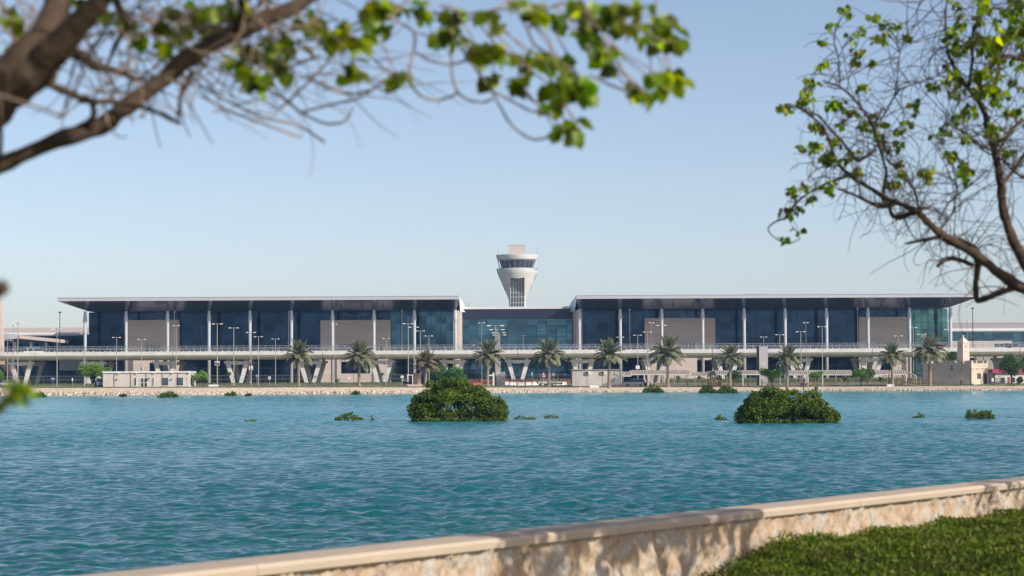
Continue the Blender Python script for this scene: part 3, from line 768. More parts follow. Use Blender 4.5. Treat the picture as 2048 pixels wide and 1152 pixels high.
# ---------------- control tower
def tower():
    Y = 1000.0; cx = X(1035.5, Y); m = MP(Y)
    root = thing('control_tower', 'white flared air traffic control tower rising behind the terminal', 'tower', (cx, Y, 2)); off = root.location
    z = lambda py: Z(py, Y)
    yc = Y
    Rs = 17 * m; Rt = 41 * m
    zn = z(556)                       # top of the glazed slot
    hw = 14.2 * m
    # flared shell with a slot cut in front
    prof = [(Rs, 2.0), (Rs, z(602)), (Rs * 1.05, z(598)), (Rt * .985, z(545.5)), (Rt, z(543)), (Rt, z(541.5))]
    zs = [2.0, z(650), z(610)] + [z(602)] + [z(y) for y in np.linspace(600, 560, 9)] + [zn, z(552), z(548), z(545.5), z(543), z(541.5)]
    rr = lambda zz: np.interp(zz, [p[1] for p in prof], [p[0] for p in prof])
    mb = MB(); N = 48; rows = []
    for zz in zs:
        r = float(rr(zz)); slot = zz < zn + .01
        th = math.asin(min(1, hw / r)) if slot else 0.0
        row = [(cx + r * math.sin(th + (2 * PI - 2 * th) * k / N), yc - r * math.cos(th + (2 * PI - 2 * th) * k / N), zz) for k in range(N + 1)]
        rows.append(row)
    b = 0
    for row in rows: mb.V += row
    for i in range(len(rows) - 1):
        if zs[i] < zn - .01 or zs[i] > zn + .01:
            for k in range(N): mb.F.append((i * (N + 1) + k, i * (N + 1) + k + 1, (i + 1) * (N + 1) + k + 1, (i + 1) * (N + 1) + k)); mb.M.append(0)
        else:      # lip between slotted and full ring
            pass
    # full ring above the slot
    full = [(cx + float(rr(zn)) * math.sin(2 * PI * k / N), yc - float(rr(zn)) * math.cos(2 * PI * k / N), zn) for k in range(N + 1)]
    fb = len(mb.V); mb.V += full; i = zs.index(zn) + 1
    for k in range(N): mb.F.append((fb + k, fb + k + 1, i * (N + 1) + k + 1, i * (N + 1) + k)); mb.M.append(0)
    # hanging lobe under the full ring, in front of the slot
    r0 = float(rr(zn)); th = math.asin(hw / r0); nl = 10
    lob = []
    for k in range(nl + 1):
        a = -th + 2 * th * k / nl; drop = 2.2 * m * (1 - (a / th) ** 2)
        r1 = float(rr(zn - drop * 1)); lob.append(((cx + r0 * math.sin(a), yc - r0 * math.cos(a), zn), (cx + r1 * math.sin(a), yc - r1 * math.cos(a), zn - drop - .01)))
    lb = len(mb.V)
    for p, q in lob: mb.V += [p, q]
    for k in range(nl): mb.F.append((lb + 2 * k, lb + 2 * k + 1, lb + 2 * k + 3, lb + 2 * k + 2)); mb.M.append(0)
    # slot cheeks
    yg = yc - Rs * .8
    for sgn in (-1, 1):
        for i in range(len(zs) - 1):
            if zs[i + 1] > zn + .01: break
            x = cx + sgn * hw
            y0 = yc - math.sqrt(max(float(rr(zs[i])) ** 2 - hw ** 2, .01)); y1 = yc - math.sqrt(max(float(rr(zs[i + 1])) ** 2 - hw ** 2, .01))
            mb.add([(x, yg, zs[i]), (x, y0, zs[i]), (x, y1, zs[i + 1]), (x, yg, zs[i + 1])], [(0, 1, 2, 3)])
    mb.add([(cx - hw, yg, zn - .02), (cx + hw, yg, zn - .02), (cx + hw, yc - r0 * .8, zn - .02), (cx - hw, yc - r0 * .8, zn - .02)], [(0, 1, 2, 3)])
    mb.build('shaft', tower_m, root, off, smooth=True)
    mb = MB(); mb.box(cx - hw, cx + hw, yg - .1, yg + .3, 2, zn - .05); mb.build('glass_strip', glass_tower, root, off)
    mb = MB()
    for x in np.linspace(-hw + .1, hw - .1, 6): mb.box(cx + x - .08, cx + x + .08, yg - .45, yg - .11, 2, zn - .1)
    for zz in (z(565), z(586), z(594.5), z(606)): mb.box(cx - hw, cx + hw, yg - .3, yg - .12, zz - .07, zz + .07)
    mb.build('mullions', white_metal, root, off)
    # slit windows on the flare
    mb = MB()
    for sgn, ys in ((1, (549, 561)), (1, (570, 581)), (-1, (549, 560)), (-1, (571, 582))):
        r_a, r_b = float(rr(z(ys[1]))) + .05, float(rr(z(ys[0]))) + .05; a = rad(86)
        for da in (0,):
            p = [(cx + sgn * r_a * math.sin(a + w), yc - r_a * math.cos(a + w), z(ys[1])) for w in (-.12, .0)] + [(cx + sgn * r_b * math.sin(a + w), yc - r_b * math.cos(a + w), z(ys[0])) for w in (.0, -.12)]
            mb.add(p, [(0, 1, 2, 3)])
    mb.build('slit_window', glass_dark, root, off)
    # balcony
    mb = MB(); mb.lathe([(Rt * .8, z(543)), (Rt * 1.02, z(541.6)), (Rt * 1.02, z(540.6)), (Rt * .8, z(540.6))], cx, yc, 48, cap=False)
    bal = mb.build('balcony', tower_m, root, off)
    mb = MB(); Rb = Rt * 1.0
    for k in range(56):
        a = 2 * PI * k / 56; mb.box(cx + Rb * math.cos(a) - .05, cx + Rb * math.cos(a) + .05, yc + Rb * math.sin(a) - .05, yc + Rb * math.sin(a) + .05, z(540.6), z(537.2))
    for zz in (z(537.2), z(538.8)):
        mb.tube([(cx + Rb * math.cos(2 * PI * k / 48), yc + Rb * math.sin(2 * PI * k / 48), zz) for k in range(49)], .06, 5, cap=False)
    mb.build('railing', rail_m, bal, off)
    # cab
    mb = MB(); mb.lathe([(34 * m, z(541)), (34 * m, z(536.5))], cx, yc, 40, cap=False); mb.build('cab_base', tower_m, root, off, smooth=True)
    mb = MB(); mb.lathe([(31.5 * m, z(536.6)), (37 * m, z(518.5))], cx, yc, 20, cap=False); gl = mb.build('cab_glass', glass_tower, root, off)
    mb = MB()
    for k in range(20):
        a = 2 * PI * (k + .5) / 20
        p0 = (cx + 31.8 * m * math.cos(a), yc + 31.8 * m * math.sin(a), z(536.5)); p1 = (cx + 37.2 * m * math.cos(a), yc + 37.2 * m * math.sin(a), z(518.5)); mb.tube([p0, p1], .05, 5)
    mb.tube([(cx + 36.9 * m * math.cos(2 * PI * k / 48), yc + 36.9 * m * math.sin(2 * PI * k / 48), z(521)) for k in range(49)], .16, 5, cap=False)
    mb.build('cab_frame', white_metal, gl, off)
    # side struts from balcony to cab roof
    mb = MB()
    for a in (-8, 0, 8, 172, 180, 188):
        t = rad(a); mb.tube([(cx + 35 * m * math.cos(t), yc + 35 * m * math.sin(t), z(540)), (cx + 39 * m * math.cos(t), yc + 39 * m * math.sin(t), z(519))], .18, 6)
    mb.build('strut', white_metal, root, off)
    mb = MB(); mb.lathe([(36.5 * m, z(519.5)), (40 * m, z(519.5)), (43 * m, z(511)), (43 * m, z(510.4)), (30 * m, z(510.2))], cx, yc, 48); mb.build('cab_roof', tower_m, root, off, smooth=True)
    mb = MB(); mb.box(cx - 16.8 * m, cx + 16.5 * m, yc - 3.2, yc + 4, z(510.4), z(491)); mb.box(cx - 17 * m, cx + 16.7 * m, yc - 3.3, yc + 4.1, z(491), z(490.6)); mb.build('penthouse', pent_m, root, off)
    for px, top in ((998, 496), (1060, 496), (1075.5, 495), (993, 506), (1007, 503)):
        mb = MB(); x = X(px, Y); mb.tube([(x, yc - 1.0, z(511.5)), (x, yc - 1.0, z(top))], .07, 5); mb.build('antenna', pole_m, root, off)
tower()
# ================================================================== street furniture and small buildings
def text_mesh(body, size, name, m, parent, loc, depth=0.02):
    cu = D.curves.new('lettering', 'FONT'); cu.body = body; cu.size = size; cu.align_x = 'CENTER'; cu.align_y = 'CENTER'; cu.extrude = depth; cu.offset = size * .03
    tmp = D.objects.new('lettering_tmp', cu); COL.objects.link(tmp)
    me = D.meshes.new_from_object(tmp.evaluated_get(bpy.context.evaluated_depsgraph_get()))
    D.objects.remove(tmp); me.materials.clear(); me.materials.append(m)
    o = link(name, me, parent); o.location = loc; o.rotation_euler = (PI / 2, 0, 0)
    return o
HL = 16.0; SPAN = 2.9
def lamp_proto(kind):
    root = thing('street_lamp', 'lamp', 'street lamp')
    mb = MB()
    if kind == 'mast':
        mb.tube([(0, 0, 0), (0, 0, HL - .3)], [.13, .09], 8); mb.build('pole', black_m, root, smooth=True)
        mb = MB(); mb.lathe([(.12, HL - .3), (.42, HL + .15), (.42, HL + .3), (.1, HL + .38)], 0, 0, 10); mb.build('lamp_head', black_m, root)
        return root
    if kind == 'thin':
        mb.tube([(0, 0, 0), (0, 0, HL - .2)], [.08, .045], 8); mb.build('pole', thin_m, root, smooth=True)
        mb = MB(); mb.lathe([(.08, HL - .3), (.3, HL + .1), (.3, HL + .2), (.05, HL + .3)], 0, 0, 10); mb.build('lamp_head', thin_m, root)
        return root
    mb.tube([(0, 0, 0), (0, 0, .5), (0, 0, HL)], [.2, .15, .085], 8); mb.build('pole', pole_m, root, smooth=True)
    mb = MB(); mb.tube([(-SPAN / 2 + .5, 0, HL + .02), (SPAN / 2 - .5, 0, HL + .02)], .045, 6); mb.box(-.2, .2, -.16, .16, HL - .1, HL + .16); mb.build('arm', pole_m, root)
    for s in (-1, 1):
        mb = MB(); x0, x1 = sorted((s * (SPAN / 2 - .75), s * SPAN / 2))
        mb.hexa([(x0, -.2, HL - .07), (x1, -.2, HL - .07), (x1, .2, HL - .07), (x0, .2, HL - .07), (x0 + .12, -.12, HL + .12), (x1 - .12, -.12, HL + .12), (x1 - .12, .12, HL + .12), (x0 + .12, .12, HL + .12)])
        mb.build('lamp_head', lamp_m, root)
    return root
protos = {}
def lamp(px, top, Y, span, label, kind='twin', sign=None, group='street lamps in front of and along the viaduct', base=None, rz=0):
    g = G(px, Y); zb = g.z if base is None else base
    if kind not in protos: protos[kind] = o = lamp_proto(kind); first = True
    else: o = copy_tree(protos[kind])
    H = Z(top, Y, px) - zb
    o.location = (g.x, Y, zb); s = span * MP(Y) / SPAN
    if kind != 'twin': s = 1.0
    o.scale = (s, max(.7, min(1.2, H / HL)), H / HL); o.rotation_euler = (0, 0, rz)
    tag(o, label, 'street lamp' if kind != 'mast' else 'lamp mast', group)
    if sign:
        body, sy, sw, sh = sign
        zz = Z(sy, Y, px) - zb; w = sw * MP(Y); h = sh * MP(Y)
        mb = MB(); mb.box(-w / 2, w / 2, -.22, -.17, zz - h / 2, zz + h / 2)
        sb = mb.build('sign_board', white_m); sb.parent = o
        sb.scale = (1 / o.scale[0], 1 / o.scale[1], HL / H)
        if body:
            t = text_mesh(body, h * 1.15, 'lettering', black_m, sb, (0, -.235, zz))
    return o
L_ = lambda *a, **k: lamp(*a, **k)
L_(15, 681, 612, 17, 'shortest twin-arm street lamp at the left edge, beside the leftmost V pier')
L_(26, 651, 625, 11, 'tall twin-arm street lamp crossing the leftmost V pier, the left of the close pair')
L_(35.5, 646.5, 618, 22, 'tall twin-arm street lamp crossing the leftmost V pier, the right of the close pair')
L_(114, 658.5, 606, 20, 'twin-arm street lamp left of the round tree and the white cabin')
L_(119.5, 625, 655, 3, 'dark mast on the viaduct left of the left terminal wing', 'mast', base=ZD - .3, group='dark masts standing on the viaduct')
L_(169, 667, 609, 20, 'twin-arm street lamp in front of the first roof column, rising from the round tree')
L_(233, 675, 612, 18, 'short twin-arm street lamp behind the left part of the white cabin roof')
L_(283, 679, 612, 17, 'short twin-arm street lamp behind the white cabin carrying a small black and white sign', sign=('B', 738, 7.2, 7))
L_(348.7, 624.5, 655, 3, 'thin grey mast on the viaduct near the left stone panel', 'thin', base=ZD - .3, group='thin masts standing on the viaduct')
L_(352.5, 651, 625, 14, 'tall twin-arm street lamp behind the right part of the white cabin')
L_(434.5, 648, 603, 22, 'tall twin-arm street lamp carrying the white sign 6a', sign=('6a', 726.5, 9.8, 8.5))
L_(467.5, 656, 607, 21, 'twin-arm street lamp in front of a V pier, second right of the 6a sign lamp')
L_(502, 665, 610, 20, 'twin-arm street lamp carrying a small white sign with the letter L', sign=('L', 736, 8, 7.6))
L_(517, 673.5, 613, 18.5, 'twin-arm street lamp just right of the lamp with the letter L sign')
L_(551, 678, 615, 16.5, 'low twin-arm street lamp a little left of the leftmost palm')
L_(577.5, 624, 655, 3, 'thin grey mast on the viaduct above the leftmost palm', 'thin', base=ZD - .3, group='thin masts standing on the viaduct')
L_(669, 648.5, 618, 11, 'slim twin-arm street lamp in front of the large stone panel between the two leftmost palms')
L_(772.5, 677, 615, 15, 'low twin-arm street lamp in front of a V pier right of the second palm')
L_(804, 622, 655, 3, 'thin grey mast on the viaduct left of the cluster of four staggered lamps', 'thin', base=ZD - .3, group='thin masts standing on the viaduct')
L_(816.5, 647.5, 603, 22, 'tallest of the four staggered twin-arm lamps left of the reddish palm')
L_(828, 654.5, 606, 21, 'second tallest of the four staggered twin-arm lamps, above the beige kiosk')
L_(841, 662, 610, 18.5, 'third of the four staggered twin-arm lamps, above the palm with brown fronds')
L_(858, 672, 614, 17.5, 'lowest of the four staggered twin-arm lamps, right of the palm with brown fronds')
L_(963.5, 646, 618, 13, 'twin-arm street lamp left of the tall four-lamp cluster before the blue glass hall')
L_(991.5, 651.5, 596, 36, 'tallest pole with widest arms in the tight cluster before the blue glass hall')
L_(994.5, 659.5, 600, 32, 'second highest wide-arm pole in the tight cluster before the blue glass hall')
L_(997.5, 665.5, 604, 29, 'third highest wide-arm pole in the tight cluster before the blue glass hall')
L_(999.5, 670, 608, 28, 'lowest wide-arm pole in the tight cluster before the blue glass hall')
L_(1046.5, 671, 655, 9, 'short lamp on the viaduct in the middle of the blue glass hall', base=ZD - .3)
L_(1241, 674.5, 614, 15, 'low twin-arm street lamp right of the white utility building')
L_(1260, 620, 655, 3, 'thin grey mast on the viaduct near the left end of the right wing', 'thin', base=ZD - .3, group='thin masts standing on the viaduct')
L_(1275.5, 670.5, 603, 17.5, 'twin-arm street lamp above the parked van carrying a white box', sign=('', 734.5, 8, 7))
L_(1295.5, 664, 606, 18.5, 'twin-arm street lamp at the left edge of the right wing stone panel')
L_(1303.5, 645.5, 622, 10, 'tall slim lamp with narrow arms before the left part of the stone panel')
L_(1323.5, 651, 608, 20.5, 'tall twin-arm street lamp in front of a roof column, left of the broad seventh palm')
L_(1489, 668.5, 655, 9, 'short twin-arm lamp on the viaduct against a roof column', base=ZD - .3)
L_(1528, 674, 603, 14, 'low twin-arm street lamp in front of the tall grey pylon sign')
L_(1560, 669.5, 606, 18, 'twin-arm street lamp left of the palm between pylon sign and 7c sign')
L_(1602, 663.5, 600, 19.5, 'twin-arm street lamp carrying the white sign 7c', sign=('7c', 732.5, 8.2, 7.8))
L_(1612.5, 645.5, 618, 11, 'tall slim twin-arm lamp just right of the 7c sign')
L_(1645, 653.5, 608, 19.5, 'tall twin-arm street lamp left of a roof column and above the long pergola')
L_(1716, 618, 655, 3, 'thin grey mast on the viaduct at the left edge of the pinkish stone panel', 'thin', base=ZD - .3, group='thin masts standing on the viaduct')
L_(1797.5, 672, 614, 17, 'low twin-arm street lamp behind the palm in front of the pinkish stone panel')
L_(1827, 655.5, 606, 17.5, 'twin-arm street lamp before the green glass corner, left of the rightmost palm')
L_(1844, 668.5, 603, 18.5, 'twin-arm street lamp beside the rightmost palm carrying a sign reading 7L', sign=('7L', 731.5, 7.4, 7.4))
L_(1898, 659, 612, 17.5, 'twin-arm street lamp in front of the last roof column')
L_(1935, 643, 640, 12, 'tall twin-arm street lamp behind the pyramid-topped tower')
L_(1946.6, 617, 655, 3, 'dark mast on the viaduct right of the right terminal wing', 'mast', base=ZD - .3, group='dark masts standing on the viaduct')

# ---------------- flat roofed cabins
def cabin():
    Y = 572.0; x0, x1 = X(206, Y), X(378, Y); z0 = Z(775, Y, 300); z1 = Z(742.6, Y, 300); dp = 12.0
    root = thing('site_cabin', 'long low white flat-roofed cabin on the far shore left, by the round tree', 'cabin', ((x0 + x1) / 2, Y, z0)); off = root.location
    m = cream_m
    mb = MB(); mb.box(x0, x1, Y, Y + dp, z0 - .3, z1 - .35); mb.build('wall', m, root, off)
    mb = MB(); mb.box(x0 - .15, x1 + .15, Y - .15, Y + dp + .15, z1 - .35, z1); mb.build('roof', white_m, root, off)
    mb = MB()
    for px in (228, 261, 292, 324, 355): mb.box(X(px, Y) - .07, X(px, Y) + .07, Y - .06, Y - .003, z0, z1 - .38)
    mb.box(x0, x1, Y - .05, Y - .004, z1 - .56, z1 - .5); mb.build('panel_joint', dark_m, root, off)
    P = lambda py: Z(py, Y, 300)
    for a, b, t, bt in ((268, 273, 756, 771), (304, 308, 756, 771), (322.5, 337.5, 756, 771), (352, 367, 755.5, 771)):
        mb = MB(); mb.box(X(a, Y), X(b, Y), Y - .04, Y - .001, P(bt), P(t)); w = mb.build('window', window_m, root, off)
        mb = MB()
        for (u, v) in ((a, a), (b, b)): mb.box(X(u, Y) - .06, X(u, Y) + .06, Y - .09, Y - .041, P(bt), P(t))
        mb.box(X(a, Y) - .1, X(b, Y) + .1, Y - .12, Y - .042, P(bt) - .1, P(bt)); mb.build('frame', white_m, w, off)
    mb = MB(); mb.box(X(281, Y), X(295, Y), Y - .04, Y - .001, P(774), P(756)); d = mb.build('door', window_m, root, off)
    mb = MB()
    for px in (281, 288, 295): mb.box(X(px, Y) - .08, X(px, Y) + .08, Y - .1, Y - .041, P(774), P(756))
    for py in (756, 765.5): mb.box(X(281, Y), X(295, Y), Y - .1, Y - .041, P(py) - .05, P(py) + .05)
    mb.build('frame', white_m, d, off)
    mb = MB(); mb.box(X(295, Y), X(300.5, Y), Y - .7, Y - .003, P(757.5), P(755)); mb.build('porch_hood', concd_m, root, off)
    for px in (233, 342.5):
        mb = MB(); mb.box(X(px, Y) - .15, X(px, Y) + .15, Y - .3, Y - .003, P(760), P(758)); mb.build('wall_vent', dark_m, root, off)
    for px in (237, 273, 308.5, 345, 378):
        mb = MB(); mb.box(X(px, Y) - .2, X(px, Y) + .2, Y - .45, Y - .16, z1 - .48, z1 - .3); mb.build('wall_lamp', lamp_m, root, off)
    mb = MB(); mb.box(x1 + .003, x1 + .05, Y + 3, Y + 6, P(771), P(756)); mb.box(x1 + .003, x1 + .05, Y + 7.5, Y + 9.2, P(773), P(757)); mb.build('window', window_m, root, off)
cabin()
def utility():
    Y = 590.0; x0, x1 = X(1144.5, Y), X(1242, Y); z0 = gz(x0, Y) - .05; P = lambda py: Z(py, Y, 1190); z1 = P(740)
    root = thing('utility_building', 'plain white utility building with two air conditioners and a thin dark roof edge', 'building', ((x0 + x1) / 2, Y, z0)); off = root.location
    m = mat('stained_render', (0.55, 0.54, 0.53), 0.9, var=0.05, scale=.5, stretch=(1, 1, .25), col2=(0.44, 0.41, 0.38))
    mb = MB(); mb.box(x0, x1, Y, Y + 9, z0, z1); mb.build('wall', m, root, off)
    mb = MB(); mb.box(x0 - .3, x1 + .2, Y - .3, Y + 9.2, z1 + .003, z1 + .18); mb.build('roof', concd_m, root, off)
    for px in (1177, 1208):
        x = X(px, Y); mb = MB(); mb.box(x - .75, x + .35, Y - .45, Y - .003, P(748.5), P(742.5)); a = mb.build('air_conditioner', white_m, root, off)
        mb = MB(); mb.tube([(x - .35, Y - .5, P(745.5)), (x - .35, Y - .453, P(745.5))], .34, 12); mb.build('fan', black_m, a, off)
        mb = MB(); mb.box(x - .38, x - .3, Y - .06, Y - .004, z0, P(749)); mb.build('drain_pipe', rail_m, root, off)
    mb = MB(); mb.box(X(1226, Y), X(1241, Y), Y - .05, Y - .002, P(769), P(750)); mb.build('door', white_m, root, off)
utility()
def kiosk():
    Y = 590.0
    x0, x1 = X(826, Y), X(841, Y); z0 = gz(x0, Y); P = lambda py: Z(py, Y, 833)
    root = thing('beige_shelter', 'beige timber-clad shelter with sloping top beside the palm with brown fronds', 'shelter', ((x0 + x1) / 2, Y, z0)); off = root.location
    mb = MB(); mb.prism([(x0, z0), (x1, z0), (x1, P(748)), (x0, P(745.3))], Y, Y + 3)
    b = mb.build('wall', mat('beige_cladding', (0.45, 0.36, 0.27), .8, var=.06, stretch=(3, 1, .3)), root, off)
    mb = MB()
    for x in np.linspace(x0, x1, 5)[1:-1]: mb.box(x - .02, x + .02, Y - .02, Y - .002, z0, P(748.4))
    mb.build('panel_joint', wood_m, root, off)
    mb = MB(); mb.box(x0 - 1.1, x1 + .4, Y - 2.5, Y - .003, z0 - .1, z0 + .35); mb.build('plinth', stone_m, root, off)
    # gantry of white posts left of it
    Y = 596; root = thing('gate_gantry', 'white post and rail frame with a round sign left of the beige shelter', 'frame', (X(810, Y), Y, gz(X(810, Y), Y))); off = root.location; z0 = root.location.z
    P = lambda py: Z(py, Y, 810)
    for px in (804.5, 815, 825): 
        mb = MB(); x = X(px, Y); mb.box(x - .1, x + .1, Y - .1, Y + .1, z0, P(749 if px > 806 else 752)); mb.build('post', white_m, root, off)
    mb = MB(); mb.box(X(804, Y), X(815, Y), Y - .08, Y + .08, P(761.5), P(760)); mb.box(X(815, Y), X(825, Y), Y - .08, Y + .08, P(751), P(749.3)); mb.build('rail', white_m, root, off)
    mb = MB(); x = X(804.5, Y); mb.tube([(x, Y - .2, P(754)), (x, Y - .12, P(754))], .42, 14); mb.build('round_sign', white_m, root, off)
    Y = 594; x0, x1 = X(993, Y), X(1010, Y); P = lambda py: Z(py, Y, 1000); z0 = gz(x0, Y)
    root = thing('gate_wall', 'plain grey-white upright wall panel behind the four-lamp cluster', 'wall', ((x0 + x1) / 2, Y, z0)); off = root.location
    mb = MB(); mb.box(x0, x1, Y, Y + 1, z0 - .1, P(743.5)); mb.build('wall', mat('grey_render', (0.5, 0.48, 0.49), .9), root, off)
    root = thing('gate_portal', 'small white portal frame left of the grey-white wall panel', 'frame', (X(983, Y), Y - 3, z0)); off = root.location; y = Y - 3
    for px, w in ((977, 1), (987, 1.5)):
        mb = MB(); x = X(px, y); mb.box(x - .13 * w, x + .13 * w, y - .1, y + .1, z0, P(745 if px > 980 else 749)); mb.build('post', white_m, root, off)
    mb = MB(); mb.box(X(977, y), X(987, y), y - .15, y + .15, P(752), P(749.3)); mb.build('beam', white_m, root, off)
kiosk()

# ---------------- pergolas
def pergola(a, b, ytop, ybot, Y, label, posts, slope=None, brick=None):
    z0 = gz(X((a + b) / 2, Y), Y)
    root = thing('pergola', label, 'pergola', (X((a + b) / 2, Y), Y, z0), group='slatted concrete pergolas along the promenade'); off = root.location
    mb = MB(); px = a; n = 0
    fy = slope or (lambda p: 0)
    while px < b:
        o = fy(px); x = X(px, Y); zt = Z(ytop + o, Y, px); zb = Z(ybot - 2.5 + o, Y, px)
        # curved fin: leans and hooks like a cast shell slat
        mb.prism([(x - .17, zb), (x + .17, zb), (x + .1, zb + (zt - zb) * .6), (x - .14, zt), (x - .42, zt - .08), (x - .24, zb + (zt - zb) * .55)], Y - 1.2, Y + 2.6)
        px += 4.15; n += 1
    mb.build('roof_slats', mat('slat_concrete', (0.47, 0.44, 0.41), .85) if 'slat_concrete' not in MATS else MATS['slat_concrete'], root, off)
    mb = MB(); k = 12
    for i in range(k):
        p0 = a + (b - a) * i / k; p1 = a + (b - a) * (i + 1) / k
        for yy in (Y - 1.1, Y + 2.3):
            za, zc = Z(ybot + fy(p0), Y, p0), Z(ybot + fy(p1), Y, p1)
            xa, xb = X(p0, Y), X(p1, Y) + .002
            mb.hexa([(xa, yy, za), (xb, yy, zc), (xb, yy + .25, zc), (xa, yy + .25, za), (xa, yy, za + .38), (xb, yy, zc + .38), (xb, yy + .25, zc + .38), (xa, yy + .25, za + .38)])
    mb.build('beam', conc_m, root, off)
    for p in posts:
        px, w, y2 = (p + (0,))[:3] if len(p) == 2 else p
        x = X(px, Y); mb = MB(); o = fy(px); mb.box(x - w / 2, x + w / 2, Y - 1.05 + y2, Y - .8 + y2 + w * .3, gz(x, Y) - .1, Z(ybot + o, Y, px)); mb.build('post', wood_m if w < .25 else cream_m, root, off)
    if brick:
        for (u, v, t) in brick:
            mb = MB()
            xs = np.linspace(X(u, Y), X(v, Y), 7)
            for i, x in enumerate(xs): mb.box(x - .09, x + .09, Y + .2, Y + .4, z0 - .1, Z(ybot + 1, Y, u))
            mb.box(xs[0], xs[-1], Y + .45, Y + .6, z0, z0 + 1.0); 
            for i in range(4): mb.tube([(xs[i], Y + .1, Z(ybot + 3 + i, Y, u)), (xs[-1], Y + .1, Z(ybot + 8 + i, Y, u))], .07, 4)
            mb.build('trellis', brick_m, root, off)
thin = lambda a, b, n: [(float(p), .13, 2.0) for p in np.linspace(a, b, n)]
pergola(1262, 1381, 740.0, 750, 597, 'pergola with slatted roof over the white van and the lone broad palm trunk',
        [(1288, .3), (1348, .22), (1296, .3)] + thin(1298, 1327, 11), slope=lambda p: max(0, (1266 - p)) * .12)
pergola(1244, 1262, 743.0, 753, 596, 'short curved end piece of pergola right against the white utility building', [(1246, .15)])
pergola(1374, 1432, 744.5, 753.5, 600, 'lower middle pergola piece with curved slats between two long pergolas', [(1389, .2), (1403, .2)], slope=lambda p: -max(0, (p - 1408)) * .14)
pergola(1432, 1518, 740.5, 750, 597, 'pergola with slatted roof left of the tall grey pylon sign', [(1485, .28), (1452, .14), (1458, .14), (1463, .14)] + thin(1466, 1478, 5), brick=[(1416, 1443, 751)])
pergola(1577, 1702, 740, 750.5, 597, 'long pergola with slatted roof right of the 7c sign', [(1592, .15), (1611, .3), (1615, .3), (1644, .28), (1670, .14), (1691, .14), (1600, .16)])
pergola(1750, 1811, 740, 749.5, 597, 'short pergola with slatted roof behind the second palm from the right', [(1811, .25)] + thin(1768, 1809, 9))
def curved_canopy():
    Y = 600; root = thing('canopy', 'small curved canopy roof on slim posts between pergola and rightmost palm', 'canopy', (X(1822, Y), Y, gz(X(1822, Y), Y))); off = root.location
    mb = MB(); k = 8
    P = [(X(1810 + 22 * i / k, Y), Z(743.5 + 7 * (i / k) ** 1.6, Y, 1820)) for i in range(k + 1)]
    mb.prism(P + [(x, z - .25) for x, z in reversed(P)], Y, Y + 3); mb.build('roof', concd_m, root, off)
    for px in (1812, 1828, 1833):
        mb = MB(); x = X(px, Y); mb.box(x - .07, x + .07, Y + .3, Y + .45, root.location.z, Z(744 if px < 1820 else 751, Y, px)); mb.build('post', white_m, root, off)
curved_canopy()

# ---------------- pylon sign
def pylon():
    Y = 602; x0, x1 = X(1514.5, Y), X(1536, Y); z0 = gz(x0, Y); P = lambda py: Z(py, Y, 1525)
    root = thing('pylon_sign', 'tall grey concrete pylon sign with small white lettering before the viaduct', 'pylon sign', ((x0 + x1) / 2, Y, z0)); off = root.location
    mb = MB(); mb.box(x0 + .5, x1, Y, Y + 1.6, z0, P(693)); mb.build('slab', mat('pylon_grey', (0.42, 0.41, 0.42), .8, var=.05), root, off)
    mb = MB(); mb.box(x0, x0 + .497, Y + .25, Y + 1.4, z0, P(693)); mb.build('side_panel', black_m, root, off)
    mb = MB()
    xw = lambda px: X(px, Y)
    # small white emblem: sloping sail, low blocks, two lines of fine print
    mb.prism([(xw(1523.7), P(728)), (xw(1526.6), P(728)), (xw(1525.6), P(724)), (xw(1524.3), P(722.5)), (xw(1524.6), P(725))], Y - .06, Y - .003)
    mb.box(xw(1527.3), xw(1530.8), Y - .06, Y - .003, P(727.3), P(725.6))
    mb.build('emblem', white_m, root, off)
    mb = MB()
    for k in range(7): mb.box(xw(1523 + k * 1.16), xw(1523.75 + k * 1.16), Y - .06, Y - .003, P(730.6), P(728.9))
    mb.build('lettering', white_m, root, off)
    mb = MB()
    for r in range(3): mb.box(xw(1524), xw(1535), Y - .03, Y - .003, P(763.5 + r * 2.2), P(763 + r * 2.2))
    mb.build('lower_text', dark_m, root, off)
pylon()

